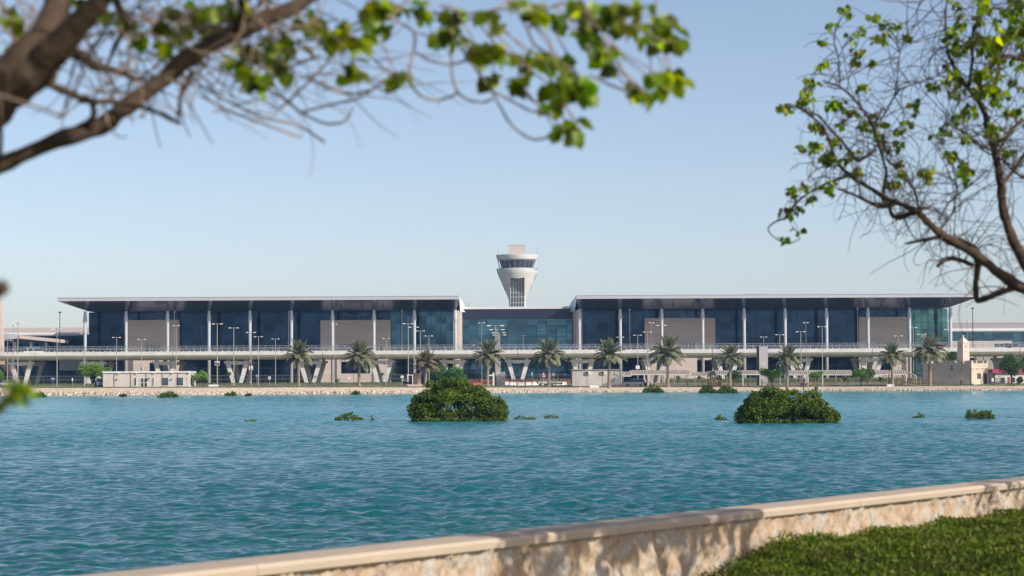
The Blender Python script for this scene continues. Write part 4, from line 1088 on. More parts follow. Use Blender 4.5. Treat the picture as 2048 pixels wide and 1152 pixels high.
# ---------------- fort-like building and its neighbours
def fort():
    Y = 596.0; A = rad(40)
    cx, cy = X(1943, Y - 4), Y - 4; z0 = gz(cx, cy) - .1
    P = lambda py: Z(py, Y - 4, 1930)
    root = thing('fort_building', 'sand-coloured fort-style building with battlements at the right shore', 'building', (cx, cy, z0)); off = root.location
    # corner at cx,cy ; long face goes left/back, bright face right/back
    ux = Vector((-math.cos(A), math.sin(A), 0)); vx = Vector((math.sin(A), math.cos(A), 0)) 
    LA, LB = 13.6, 8.3
    def wallbox(mb, u0, u1, v0, v1, za, zb, mi=0):
        k1, k2 = 1.143, .69      # plan lengths below are as seen; true lengths follow the turn of the house
        if u0 >= 0 and u1 > .5: u0, u1 = u0 * (k1 if u0 < 11 else 1), (u1 * k1 if u1 < 11.2 else u1)
        if v0 >= 0 and v1 > .5: v0, v1 = v0 * k2, min(v1 * k2, LB)
        p = [Vector((cx, cy, 0)) + ux * u + vx * v for u, v in ((u0, v0), (u0, v1), (u1, v1), (u1, v0))]
        mb.hexa([(q.x, q.y, za) for q in p] + [(q.x, q.y, zb) for q in p], mi)
    mb = MB(); zt = P(726.5)
    wallbox(mb, 0, LA, 0, 12, z0, zt)
    # parapet merlons, stepping as in the photo
    zm = P(721)
    def par(u0, u1, v0, v1): wallbox(mb, u0, u1, v0, v1, zt - .001, zm)
    par(0, 1.05, 0, .4); par(2.0, 3.3, 0, .4); par(3.9, 9.4, .002, .4); par(12.6, LA, 0, .4)
    par(0, .4, .402, 1.2); par(0, .4, 3.3, 3.9); par(0, .4, 8.3, 8.8); par(0, .4, 11.2, 12)
    par(LA - .4, LA, .402, 12); par(.402, LA - .402, 11.4, 12)
    mb.build('wall', fort_m, root, off)
    mb = MB(); wallbox(mb, -.06, LA + .06, -.06, -.002, P(736.5), P(734.5)); wallbox(mb, -.06, -.002, 0, 12, P(736.5), P(734.5)); mb.build('band_course', cream_m, root, off)
    # blind arch on the shaded face
    mb = MB(); u0, u1 = 4.6, 8.1; n = 10
    pts = [(u0, P(771)), (u1, P(771)), (u1, P(744))]
    for k in range(1, n): t = k / n; pts.append((u1 + (u0 - u1) * t, P(744) + (P(738) - P(744)) * math.sin(t * PI) ** .7))
    pts.append((u0, P(744)))
    f = [Vector((cx, cy, 0)) + ux * u - vx * .05 for u, z in pts]; g = [Vector((cx, cy, 0)) + ux * u - vx * .002 for u, z in pts]
    V = [(q.x, q.y, z) for q, (u, z) in zip(f, pts)] + [(q.x, q.y, z) for q, (u, z) in zip(g, pts)]; n = len(pts)
    mb.add(V, [tuple(range(n)), tuple(range(2 * n - 1, n - 1, -1))] + [(i, i + n, (i + 1) % n + n, (i + 1) % n) for i in range(n)])
    mb.build('blind_arch', mat('arch_render', (0.5, 0.46, 0.4), .9), root, off)
    mb = MB(); wallbox(mb, -.05, -.002, 3.9, 6.6, P(757.6), P(746.8)); w = mb.build('window', window_m, root, off)
    mb = MB()
    for v in (3.9, 4.8, 5.7, 6.5): wallbox(mb, -.1, -.051, v, v + .12, P(757.6), P(746.8))
    mb.build('frame', wood_m, w, off)
    mb = MB(); wallbox(mb, -.05, -.002, 8.6, 10.9, P(769), P(746.8)); d = mb.build('door', dark_m, root, off)
    mb = MB()
    for v in (8.5, 10.8): wallbox(mb, -.1, -.051, v, v + .2, P(769), P(746.5))
    wallbox(mb, -.1, -.051, 8.702, 10.798, P(747.4), P(746.5)); mb.build('frame', wood_m, d, off)
    for u in (2.3, 8.9): 
        mb = MB(); wallbox(mb, u, u + .2, -.3, -.003, P(737.8), P(737)); mb.build('wall_lamp', dark_m, root, off)
    for v in (3.4, 7.1, 10.6):
        mb = MB(); wallbox(mb, -.4, -.003, v, v + .25, P(738.4), P(737.2)); mb.build('roof_spout', wood_m, root, off)
    mb = MB(); wallbox(mb, 4.6, 4.8, -.12, -.063, P(738), P(730)); wallbox(mb, 4.4, 5.0, -.4, -.121, P(738.2), P(737.2)); mb.build('wall_lantern', dark_m, root, off)
    # terrace step in front
    mb = MB(); wallbox(mb, -1.5, 6, -1.6, -.07, z0 - .3, z0 + .38); mb.build('step', stone_m, root, off)
    # pyramid topped tower rising from the roof
    ty = 604.0; tx = X(1927, ty)
    root = thing('pyramid_tower', 'pale pink square tower with pyramid cap and ball finial on the fort building', 'tower', (tx, ty, P(726))); off = root.location
    Q = lambda py: Z(py, ty, 1927)
    A2 = rad(-58)
    def sq(mb, hw, za, hw2, zb):
        p = []
        for h, z in ((hw, za), (hw2, zb)):
            for k in range(4):
                a = A2 + PI / 4 + k * PI / 2; p.append((tx + h * 1.414 * math.cos(a), ty + h * 1.414 * math.sin(a), z))
        mb.hexa(p)
    hw = 1.07
    mb = MB(); sq(mb, hw, P(735), hw, Q(702.6)); sq(mb, hw * .97, Q(702.6) + .002, hw * .97, Q(685.5)); mb.build('shaft', pink_m, root, off)
    mb = MB(); sq(mb, hw + .08, Q(702.4), hw + .08, Q(701.4)); sq(mb, hw + .06, Q(716.5), hw + .06, Q(715.8)); sq(mb, hw + .1, Q(686), hw + .1, Q(684.6)); mb.build('string_course', pink_m, root, off)
    mb = MB(); sq(mb, hw, Q(684.6), .16, Q(674.5)); c = mb.build('pyramid_roof', pink_m, root, off)
    mb = MB(); mb.lathe([(.12, Q(674.8)), (.14, Q(674)), (.3, Q(672.8)), (.3, Q(671.8)), (.1, Q(670.4))], tx, ty, 12); mb.build('finial', white_m, c, off, smooth=True)
    mb = MB()
    for k in (0, 3):
        a = A2 + k * PI / 2; c_, s_ = math.cos(a), math.sin(a)
        r = hw * .97 + .01
        for w in (-.25, .25):
            pass
        q = [(tx + c_ * r - s_ * w, ty + s_ * r + c_ * w) for w in (-.22, .22)]; q2 = [(tx + c_ * (r + .05) - s_ * w, ty + s_ * (r + .05) + c_ * w) for w in (-.22, .22)]
        mb.hexa([(q[0][0], q[0][1], Q(695)), (q[1][0], q[1][1], Q(695)), (q2[1][0], q2[1][1], Q(695)), (q2[0][0], q2[0][1], Q(695)), (q[0][0], q[0][1], Q(690)), (q[1][0], q[1][1], Q(690)), (q2[1][0], q2[1][1], Q(690)), (q2[0][0], q2[0][1], Q(690))])
    mb.build('niche', concd_m, root, off)
    # white shop with magenta roof band
    Y2 = 606.0; x0, x1 = X(1984, Y2), X(2062, Y2); z0 = gz(x0, Y2); P2 = lambda py: Z(py, Y2, 2020)
    root = thing('white_shop', 'low white shop with magenta roof band and red door right of the fort building', 'shop', ((x0 + x1) / 2, Y2, z0)); off = root.location
    mb = MB(); mb.box(X(1990, Y2), x1, Y2, Y2 + 8, z0, P2(746)); mb.build('wall', white_m, root, off)
    mb = MB(); mb.box(x0, x1, Y2 - .6, Y2 + 8.2, P2(745.8), P2(738)); mb.build('roof_band', magenta_m, root, off)
    mb = MB(); mb.box(x0, X(1990, Y2) - .003, Y2 + .5, Y2 + 8, z0, P2(746)); mb.build('side_wall', pink_m, root, off)
    mb = MB(); mb.box(X(2015, Y2), X(2019.5, Y2), Y2 - .06, Y2 - .002, z0, P2(754)); mb.build('door', red_m, root, off)
    for a, b in ((2002, 2009.5), (2022, 2030)):
        mb = MB(); mb.box(X(a, Y2), X(b, Y2), Y2 - .06, Y2 - .002, P2(765), P2(755)); w = mb.build('window', window_m, root, off)
        mb = MB(); mb.box(X((a + b) / 2, Y2) - .06, X((a + b) / 2, Y2) + .06, Y2 - .1, Y2 - .061, P2(765), P2(755)); mb.build('frame', dark_m, w, off)
fort()

# ---------------- fences, posts, barriers
def fence(a, b, Y, h, step, label, pm, rails, name='chain_fence'):
    x0, x1 = X(a, Y), X(b, Y); z0 = gz((x0 + x1) / 2, Y)
    root = thing(name, label, 'fence', ((x0 + x1) / 2, Y, z0)); off = root.location
    mb = MB()
    n = max(2, int((x1 - x0) / 4))
    for i in range(n):
        xa, xb = x0 + (x1 - x0) * i / n, x0 + (x1 - x0) * (i + 1) / n
        za, zb = gz(xa, Y), gz(xb, Y)
        for r in rails: mb.hexa([(xa, Y - .025, za + r - .025), (xb, Y - .025, zb + r - .025), (xb, Y + .025, zb + r - .025), (xa, Y + .025, za + r - .025), (xa, Y - .025, za + r + .025), (xb, Y - .025, zb + r + .025), (xb, Y + .025, zb + r + .025), (xa, Y + .025, za + r + .025)])
        # strands of the mesh
        k = xa
        while k < xb:
            zz = gz(k, Y); mb.box(k - .007, k + .007, Y + .03, Y + .035, zz + .05, zz + rails[0]); k += .33
    mb.build('rails', rail_m, root, off)
    x = x0
    while x <= x1 + .01:
        zz = gz(x, Y); mb = MB(); mb.tube([(x, Y + .08, zz - .1), (x, Y + .08, zz + h)], .055, 6); mb.build('post', pm, root, off); x += step
fence(-40, 820, 612, 2.9, 4.5, 'long chain-link fence with dark posts in front of the viaduct left of the beige shelter', black_m, (2.55, 1.6, .25))
fence(1012, 1150, 618, 2.7, 4.4, 'chain-link fence behind the concrete barriers in the middle', rail_m, (2.4, .25))
fence(1330, 1860, 622, 2.6, 4.4, 'chain-link fence behind the pergolas on the right', rail_m, (2.4, 1.3, .25))
# timber promenade posts on the right
pp = thing('bollard', 'x', 'bollard'); mb = MB(); mb.box(-.13, .13, -.13, .13, -.1, 1.75); mb.build('post', wood_m, pp); mb = MB(); mb.box(-.17, .17, -.17, .17, 1.753, 1.84); mb.build('cap', wood_m, pp)
bl = [1005.5, 1020, 1034, 1050.5, 1064, 1082, 1110.5, 1375, 1496.5, 1523.5, 1632, 1683, 1695.5, 1721.5, 1734, 1747.5, 1821.5, 1827.5, 1832.5, 1841.5]
names = ['just right of the grey-white wall panel', 'in front of the barriers left of the black post', 'in front of the barriers just right of the black post', 'before the middle V pier', 'before the barriers left of the warning sign', 'just left of the fourth palm from the middle', 'right of the warning sign near the green bench', 'between the broad palm and the lower pergola', 'under the pergola left of the pylon sign', 'in front of the pylon sign', 'beside the green bin', 'left of the small shrub on the right promenade', 'right of the small shrub on the right promenade', 'left of the spreading tree trunk', 'right of the spreading tree trunk', 'left of the short pergola', 'first of four before the rightmost palm', 'second of four before the rightmost palm', 'third of four before the rightmost palm', 'nearest to the rightmost palm trunk']
for i, (px, nm) in enumerate(zip(bl, names)):
    o = pp if i == 0 else copy_tree(pp)
    o.location = G(px, 589); tag(o, 'brown timber post ' + nm, 'bollard', 'timber posts along the promenade')
# concrete barriers
bp = thing('concrete_barrier', 'x', 'barrier')
mb = MB()
mb.prism([(-1.4, 0), (1.4, 0), (1.4, .85), (-1.4, .85)], -.12, .12, 0); mb.hexa([(-1.4, -.35, 0), (1.4, -.35, 0), (1.4, -.12, 0), (-1.4, -.12, 0), (-1.4, -.16, .45), (1.4, -.16, .45), (1.4, -.121, .45), (-1.4, -.121, .45)]); mb.hexa([(-1.4, .121, 0), (1.4, .121, 0), (1.4, .35, 0), (-1.4, .35, 0), (-1.4, .121, .45), (1.4, .121, .45), (1.4, .16, .45), (-1.4, .16, .45)])
mb.build('block', white_m, bp)
for i, (px, Y, nm, m) in enumerate([(1010, 606, 'near the grey-white wall panel', None), (1028, 603, 'left of the black post', None), (1042, 600, 'in front of the middle V pier', None), (1060, 603, 'left of the warning sign', None), (1076, 607, 'under the warning sign', None), (1098, 604, 'behind the fifth palm', None), (1122, 606, 'left of the utility building', None), (942, 606, 'at the left end by the big shore bush', red_m), (955, 606, 'right behind the big shore bush', red_m)]):
    o = bp if i == 0 else copy_tree(bp)
    o.location = G(px, Y); o.rotation_euler = (0, 0, [0, .3, -.2, .1, .5, -.1, .2, 0, .1][i])
    if m:
        c = o.children[0]; c.data = c.data.copy(); c.data.materials[0] = m; o.scale = (.8, .8, .8)
    tag(o, ('red' if m else 'white') + ' road barrier block ' + nm, 'barrier', 'road barriers in the middle of the far shore')
def white_block(px, w, h, Y, label):
    mb = MB(); g = G(px, Y); wm = w * MP(Y); hm = h * MP(Y)
    root = thing('concrete_block', label, 'block', g, group='pale blocks on the shore path')
    mb.hexa([(-wm / 2, -.5, -.1), (wm / 2, -.5, -.1), (wm / 2, .5, -.1), (-wm / 2, .5, -.1), (-wm / 2 + .05, -.45, hm), (wm / 2 - .05, -.45, hm), (wm / 2 - .05, .45, hm), (-wm / 2 + .05, .45, hm)])
    mb.build('block', white_m, root)
white_block(427, 19, 4.2, 576, 'long white block on the shore grass under the 6a sign lamp')
white_block(1188.5, 18.5, 4, 579, 'long white block on the grass in front of the utility building')
white_block(1780.5, 14.5, 4, 585, 'long white block below the second palm from the right')
white_block(1161, 2.5, 2, 577, 'tiny white block left of the long one by the utility building')
white_block(1509, 5, 2.3, 583, 'small pale block on the grass below the pylon sign')
white_block(378, 3, 2.5, 572, 'small white block at the right corner of the white cabin')
white_block(1758, 3, 2, 583, 'tiny white block left of the second palm from the right')
# signs
def sign(px, ytop, Y, shape, w, h, m, label, ink=None):
    g = G(px, Y); root = thing('road_sign', label, 'sign', g); zt = Z(ytop, Y, px) - g.z; wm, hm = w * MP(Y), h * MP(Y)
    mb = MB(); mb.tube([(0, 0, -.1), (0, 0, zt)], .05, 6); mb.build('post', pole_m, root)
    mb = MB()
    if shape == 'box': mb.box(-wm / 2, wm / 2, -.1, -.055, zt - hm, zt)
    elif shape == 'round': mb.tube([(0, -.1, zt - hm / 2), (0, -.055, zt - hm / 2)], wm / 2, 16)
    elif shape == 'tri': mb.prism([(-wm / 2, zt - hm), (wm / 2, zt - hm), (0, zt)], -.1, -.055)
    b = mb.build('board', m, root)
    if ink:
        mb = MB()
        if shape == 'tri': mb.prism([(-wm / 3.4, zt - hm * .86), (wm / 3.4, zt - hm * .86), (0, zt - hm * .28)], -.12, -.101)
        elif shape == 'round': mb.tube([(0, -.12, zt - hm / 2), (0, -.101, zt - hm / 2)], wm * .33, 14)
        else: mb.box(-wm * .35, wm * .35, -.12, -.101, zt - hm * .62, zt - hm * .38)
        mb.build('symbol', ink, b)
sign(106, 755, 608, 'box', 8.5, 4.5, blue_m, 'blue direction sign left of the round tree', white_m)
sign(630.5, 752, 606, 'box', 6.5, 4, blue_m, 'blue direction sign right of the leftmost palm', white_m)
sign(1087, 744, 606, 'tri', 7, 6.5, sign_red_m, 'red-edged triangular warning sign left of the fifth palm', white_m)
sign(1087.6, 750.5, 605.5, 'box', 7, 4.2, sign_red_m, 'red plate below the triangular warning sign', white_m)
sign(1107, 746, 610, 'box', 6.5, 6, rail_m, 'grey square sign right of the fifth palm', None)
sign(1130.5, 746, 598, 'round', 4.5, 6, white_m, 'white and red round sign left of the utility building', red_m)
sign(539, 753, 604, 'box', 5, 5.5, white_m, 'white sign with a dark arrow left of the leftmost palm', black_m)
sign(373, 755, 566, 'round', 5.5, 5.5, white_m, 'round sign with red ring at the right end of the white cabin', red_m)
sign(145, 756, 602, 'box', 2.4, 6, white_m, 'narrow white sign left of the round tree', None)
sign(1985, 756.5, 590, 'box', 4.5, 6.5, white_m, 'white sign board beside the fort building doorway', None)
sign(698, 754, 604, 'round', 4.5, 4.5, white_m, 'round white sign left of the second palm', None)
sign(514, 749, 604, 'box', 4.5, 5, rail_m, 'grey-green sign board near the letter L lamp', None)
sign(1064, 744, 612, 'box', 3, 8, rail_m, 'narrow grey notice board left of the warning sign', white_m)
# slim black park lamps with a hooked top
ck = thing('park_lamp', 'x', 'park lamp'); mb = MB(); mb.tube([(0, 0, -.1), (0, 0, 3.6), (.1, 0, 4.1), (.35, 0, 4.35)], [.1, .07, .06, .05], 7); mb.build('pole', black_m, ck, smooth=True); mb = MB(); mb.hexa([(.25, -.12, 4.25), (.85, -.12, 4.38), (.85, .12, 4.38), (.25, .12, 4.25), (.25, -.08, 4.4), (.85, -.08, 4.48), (.85, .08, 4.48), (.25, .08, 4.4)]); mb.build('lamp_head', black_m, ck)
for i, (px, Y, sc, fl, nm) in enumerate([(1606.5, 580, .95, 1, 'right of the 7c sign on the grass'), (1778, 588, .93, 1, 'against the trunk of the second palm from the right'), (1940, 588, .88, 1, 'at the corner of the fort building'), (1027.5, 579, .8, 1, 'before the left leg of the middle V pier'), (1228, 581, .9, 1, 'with green leaves by the utility building'), (1955, 640, 1.1, -1, 'left one above the fort roof'), (1968, 640, 1.18, -1, 'right one above the fort roof'), (1416, 592, .9, 1, 'at the left of the trellis')]):
    o = ck if i == 0 else copy_tree(ck)
    o.location = G(px, Y) if Y < 630 else Vector((X(px, Y), Y, gz(X(px, Y), Y)))
    s = sc * (1.0 if Y < 630 else 1.38); o.scale = (fl * s if fl > 0 else -s, s, s) ; 
    if fl < 0: o.scale = (s, s, s); o.rotation_euler = (0, 0, PI)
    tag(o, 'slim black hooked park lamp ' + nm, 'park lamp', 'slim black park lamps on the far shore')
def bin_():
    g = G(1632, 583); root = thing('litter_bin', 'dark green litter bin on the grass under the small tree', 'bin', g)
    mb = MB(); mb.lathe([(.32, 0), (.45, .95)], 0, 0, 14); mb.build('body', mat('bin_green', (.03, .1, .06), .6), root); mb = MB(); mb.lathe([(.48, .953), (.48, 1.03), (.3, 1.06)], 0, 0, 14); mb.build('rim', black_m, root)
    g = G(1290.5, 590); root = thing('waste_box', 'small black box bin beside the van', 'bin', g)
    mb = MB(); mb.box(-.35, .35, -.35, .35, 0, .95); mb.build('body', black_m, root); mb = MB(); mb.box(-.38, .38, -.38, .38, .953, 1.02); mb.build('lid', black_m, root)
bin_()
def bench(px, Y, m, label, w=1.8):
    g = G(px, Y); root = thing('bench', label, 'bench', g)
    mb = MB(); mb.box(-w / 2, w / 2, -.25, .25, .42, .48); mb.build('seat', m, root)
    mb = MB(); mb.box(-w / 2, w / 2, .26, .31, .5, .95); mb.build('backrest', m, root)
    for s in (-1, 1):
        mb = MB(); mb.box(s * w * .4 - .05, s * w * .4 + .05, -.24, .3, 0, .417); mb.build('leg', dark_m, root)
bench(1110, 592, mat('bench_green', (.06, .2, .15), .6), 'long green bench right of the fifth palm', 3.6)
bench(1607, 591, wood_m, 'dark bench under the pergola right of the 7c sign')
bench(1616, 592, wood_m, 'second dark bench further right under the pergola')
bench(1810, 592, wood_m, 'dark bench under the short pergola')
bench(815, 593, black_m, 'dark picnic bench left of the beige shelter', 2.2)

# ---------------- vehicles
def car(px, Y, z, rz, m, label, cat, kind='car', L=4.5, name='parked_car'):
    x = X(px, Y); root = thing(name, label, cat, (x, Y, z if z is not None else gz(x, Y)), rz)
    k = L / 4.5; H = 1.0
    if kind == 'car':
        body = [(-2.25, .35), (2.2, .35), (2.25, .7), (2.0, .85), (1.2, .95), (-1.5, .98), (-2.2, .92)]
        cab = [(-1.7, .95), (1.15, .93), (.45, 1.42), (-1.0, 1.45)]
    elif kind == 'suv':
        body = [(-2.3, .4), (2.25, .4), (2.3, .8), (2.1, 1.0), (1.3, 1.08), (-2.3, 1.08)]
        cab = [(-2.25, 1.06), (1.2, 1.06), (.6, 1.75), (-2.0, 1.78)]
    else:
        body = [(-2.3, .35), (2.3, .35), (2.3, 1.0), (2.0, 1.15), (-2.3, 1.15)]
        cab = [(-2.3, 1.13), (1.9, 1.13), (1.3, 2.0), (-2.25, 2.05)]
    w = .88
    sc = lambda P: [(a * k, b) for a, b in P]
    mb = MB(); mb.prism(sc(body), -w, w); b = mb.build('body', m, root)
    bv = b.modifiers.new('soft_edges', 'BEVEL'); bv.width = .06; bv.segments = 2
    mb = MB(); c = sc(cab); n = len(c); zt = max(q[1] for q in c)
    V = [(a, -(w - .04 - (.16 if q > 1.2 else 0)), q) for a, q in c] + [(a, (w - .04 - (.16 if q > 1.2 else 0)), q) for a, q in c]
    mb.add(V, [tuple(range(n)), tuple(range(2 * n - 1, n - 1, -1))] + [(i, i + n, (i + 1) % n + n, (i + 1) % n) for i in range(n)])
    cb = mb.build('cabin_glass', window_m, root)
    mb = MB(); xa, xb = c[-1][0], c[-2][0]; mb.box(xa - .05, xb + .05, -w + .2, w - .2, zt - .03, zt + .05); mb.box(c[0][0] + .9 * k, c[0][0] + 1.02 * k, -w + .02, -w + .1, c[0][1], zt - .08) ; mb.box(-.1, .02, -w + .02, -w + .1, c[0][1], zt - .08); mb.build('roof', m, root)
    for sx in (-1.4, 1.4):
        for sy in (-1, 1):
            mb = MB(); y0 = sy * (w - .1)
            mb.tube([(sx * k, y0 - .1, .33), (sx * k, y0 + .11, .33)], .34, 16); wh = mb.build('wheel', rubber_m, root)
            mb = MB(); mb.tube([(sx * k, y0 + sy * .111, .33), (sx * k, y0 + sy * .13, .33)], .19, 12); mb.build('rim', rail_m, wh)
    for sy in (-1, 1):
        mb = MB(); mb.box(2.2 * k, 2.27 * k, sy * .62 - .15, sy * .62 + .15, .62, .78); mb.build('headlight', lamp_m, root)
    return root
silver = mat('silver_paint', (0.5, 0.49, 0.48), .35, .3, var=.03)
car(1268, 592, None, PI, silver, 'silver pickup-like car parked under the pergola by the utility building', 'car', 'suv', 5.3)
car(202, 585, None, rad(-70), white_m, 'white van parked under the round tree left of the white cabin', 'van', 'van', 4.8, 'parked_van')
car(213, 588, None, rad(20), red_m, 'red car behind the left end of the white cabin', 'car', 'car')
car(14, 598, None, .1, silver, 'silver car at the left edge behind the hanging leaves', 'car', 'car')
car(68, 655, ZD - .85, 0, white_m, 'white van driving on the left part of the viaduct', 'van', 'van', 5.4, 'moving_van')
car(1880, 655, ZD - .85, 0, sign_red_m, 'red car on the viaduct behind the rightmost palm', 'car', 'van', 4.2, 'moving_car')
car(2008, 655, ZD - .85, 0, silver, 'silver car on the viaduct at the far right', 'car', 'van', 4.6, 'moving_car')
car(2025, 655, ZD - .85, 0, sign_red_m, 'faded red car on the viaduct behind the silver one', 'car', 'van', 4.2, 'moving_car')
car(1092, 604, None, .2, silver, 'pale car behind the road barriers near the fifth palm', 'car', 'car')

# ---------------- people
skin_m = mat('skin', (0.35, 0.22, 0.15), .6); cloth_dark = mat('dark_clothing', (0.02, 0.022, 0.03), .9); cloth_pink = mat('pink_clothing', (0.6, 0.2, 0.22), .9); cloth_white = mat('white_clothing', (.7, .7, .68), .9)
def person(px, Y, z, rz, top_m, leg_m, hat_m, label, stride=.3, lean=.12, H=1.72):
    x = X(px, Y); root = thing('person', label, 'person', (x, Y, gz(x, Y) if z is None else z), rz)
    s = H / 1.72
    def skin(name, pts, edges, radii, m, parent, sub=1):
        me = D.meshes.new(name); me.from_pydata([tuple(Vector(p) * s) for p in pts], edges, [])
        tmp = D.objects.new(name, me); COL.objects.link(tmp)
        md = tmp.modifiers.new('skin', 'SKIN'); sv_ = me.skin_vertices[0].data
        for i, r in enumerate(radii): sv_[i].radius = (r * s, r * s * .85)
        sv_[0].use_root = True
        tmp.modifiers.new('sub', 'SUBSURF').levels = sub
        m2 = D.meshes.new_from_object(tmp.evaluated_get(bpy.context.evaluated_depsgraph_get()))
        D.objects.remove(tmp); m2.materials.clear(); m2.materials.append(m)
        return link(name, m2, parent)
    l = lean
    P = [(0, 0, .95), (l * .4, 0, 1.15), (l, 0, 1.38), (l * 1.2, 0, 1.46), (l * 1.3, 0, 1.54), (l * 1.35, 0, 1.66),
         (l, -.17, 1.38), (l - .08, -.24, 1.12), (l + .05, -.25, .88), (l, .17, 1.38), (l + .1, .24, 1.12), (l + .25, .24, .92),
         (0, -.09, .9), (stride * .55, -.1, .5), (stride, -.1, .07), (stride + .14, -.1, .04), (0, .09, .9), (-stride * .3, .1, .5), (-stride, .1, .1), (-stride + .13, .1, .04)]
    E = [(0, 1), (1, 2), (2, 3), (3, 4), (4, 5), (2, 6), (6, 7), (7, 8), (2, 9), (9, 10), (10, 11), (0, 12), (12, 13), (13, 14), (14, 15), (0, 16), (16, 17), (17, 18), (18, 19)]
    Rr = [.14, .125, .15, .055, .085, .09, .065, .045, .03, .065, .045, .03, .085, .06, .04, .035, .085, .06, .04, .035]
    # hands: palm and five short fingers
    for h, b in ((8, -1), (11, 1)):
        hx, hy, hz = P[h]; pi = len(P); P.append((hx + .02, hy, hz - .06)); E.append((h, pi)); Rr.append(.032)
        for j, (dx, ln) in enumerate(((-.03, .07), (-.01, .08), (.01, .085), (.03, .07), (.045, .04))):
            P.append((hx + .02 + dx, hy, hz - .06 - ln)); E.append((pi, len(P) - 1)); Rr.append(.009)
    skin('body', P, E, Rr, skin_m, root)
    C = [(0, 0, .93), (l * .4, 0, 1.15), (l, 0, 1.4), (l, -.18, 1.37), (l - .08, -.24, 1.12), (l + .04, -.25, .93), (l, .18, 1.37), (l + .1, .24, 1.12), (l + .22, .24, .96)]
    skin('shirt', C, [(0, 1), (1, 2), (2, 3), (3, 4), (4, 5), (2, 6), (6, 7), (7, 8)], [.17, .15, .16, .08, .06, .05, .08, .06, .05], top_m, root)
    T = [(0, 0, .96), (0, -.09, .88), (stride * .55, -.1, .5), (stride, -.1, .12), (0, .09, .88), (-stride * .3, .1, .5), (-stride, .1, .14)]
    skin('trousers', T, [(0, 1), (1, 2), (2, 3), (0, 4), (4, 5), (5, 6)], [.16, .1, .08, .065, .1, .08, .065], leg_m, root)
    mb = MB(); hx, hz = l * 1.35 * s, 1.62 * s
    mb.lathe([(.105 * s, hz), (.115 * s, hz + .06 * s), (.08 * s, hz + .13 * s), (.02, hz + .15 * s)], hx, 0, 12); mb.build('cap' if hat_m is not skin_m else 'hair', hat_m, root, smooth=True)
    mb = MB(); mb.lathe([(.012, hz - .05 * s), (.018, hz - .03 * s), (.008, hz)], hx + .1 * s, 0, 6); mb.build('nose', skin_m, root)
    return root
person(1922, 584, None, PI * .15, cloth_dark, cloth_dark, cloth_white, 'person in dark clothes and white cap walking in front of the fort building', .28, .14)
person(947, 652.5, ZD - .25, PI / 2, cloth_pink, cloth_dark, cloth_dark, 'person in pink top standing on the viaduct before the blue glass hall', .05, .0, 2.2)
person(762.5, 652.5, ZD - .25, 0, cloth_dark, cloth_dark, cloth_dark, 'person in dark clothes on the viaduct near the big stone panel', .1, .02, 2.3)
person(855, 652.5, ZD - .25, 0, cloth_dark, cloth_dark, cloth_dark, 'person in dark clothes on the viaduct near the inner end of the left wing', .15, .02, 2.2)
# ================================================================== planting
def palm_crown(seed, n=46, dry=.0, R=4.7):
    """fronds: arching rachis with two rows of leaflets; local origin at crown base"""
    rng = np.random.default_rng(seed)
    V = []; F = []; MI = []
    mb = MB()
    P = []; Dd = []; N = []; Ls = []; Ws = []
    for i in range(n):
        az = i * 2.39996 + rng.uniform(-.2, .2); k = i / n
        el = rad(88 - 116 * k ** 1.15 + rng.uniform(-7, 7)); L = R * rng.uniform(.85, 1.08) * (0.9 + .18 * math.sin(k * PI))
        steps = 16; p = np.array([0, 0, .25]); e = el; pts = [p]
        bend = rng.uniform(.045, .075) * (.35 if k < .3 else 1.0 if k < .75 else .6)
        for j in range(steps):
            d = np.array([math.cos(az) * math.cos(e), math.sin(az) * math.cos(e), math.sin(e)])
            p = p + d * L / steps; pts.append(p); e -= bend * (1 + j * .06)
            side = np.array([-math.sin(az), math.cos(az), 0]); up = np.cross(d, -side)
            if j >= 2:
                for q in range(3):
                    pp = pts[-2] + (pts[-1] - pts[-2]) * q / 3
                    t = (j + q / 3) / steps
                    ll = .95 * math.sin(PI * (0.12 + .86 * t)) ** .8 + .08
                    for s in (-1, 1):
                        dd = d * .65 + side * s * .85 + up * rng.uniform(.05, .4)
                        P.append(pp); Dd.append(dd + rng.normal(size=3) * .08); N.append(up + side * s * -.3); Ls.append(ll * rng.uniform(.8, 1.1)); Ws.append(.07)
        mb.tube(pts, list(np.linspace(.05, .012, len(pts))), 4)
    LV, LF = leaves(np.array(P), np.array(Dd), np.array(N), np.array(Ls), np.array(Ws), fold=.15, droop=.18)
    return mb, LV, LF
palm_meshes = {}
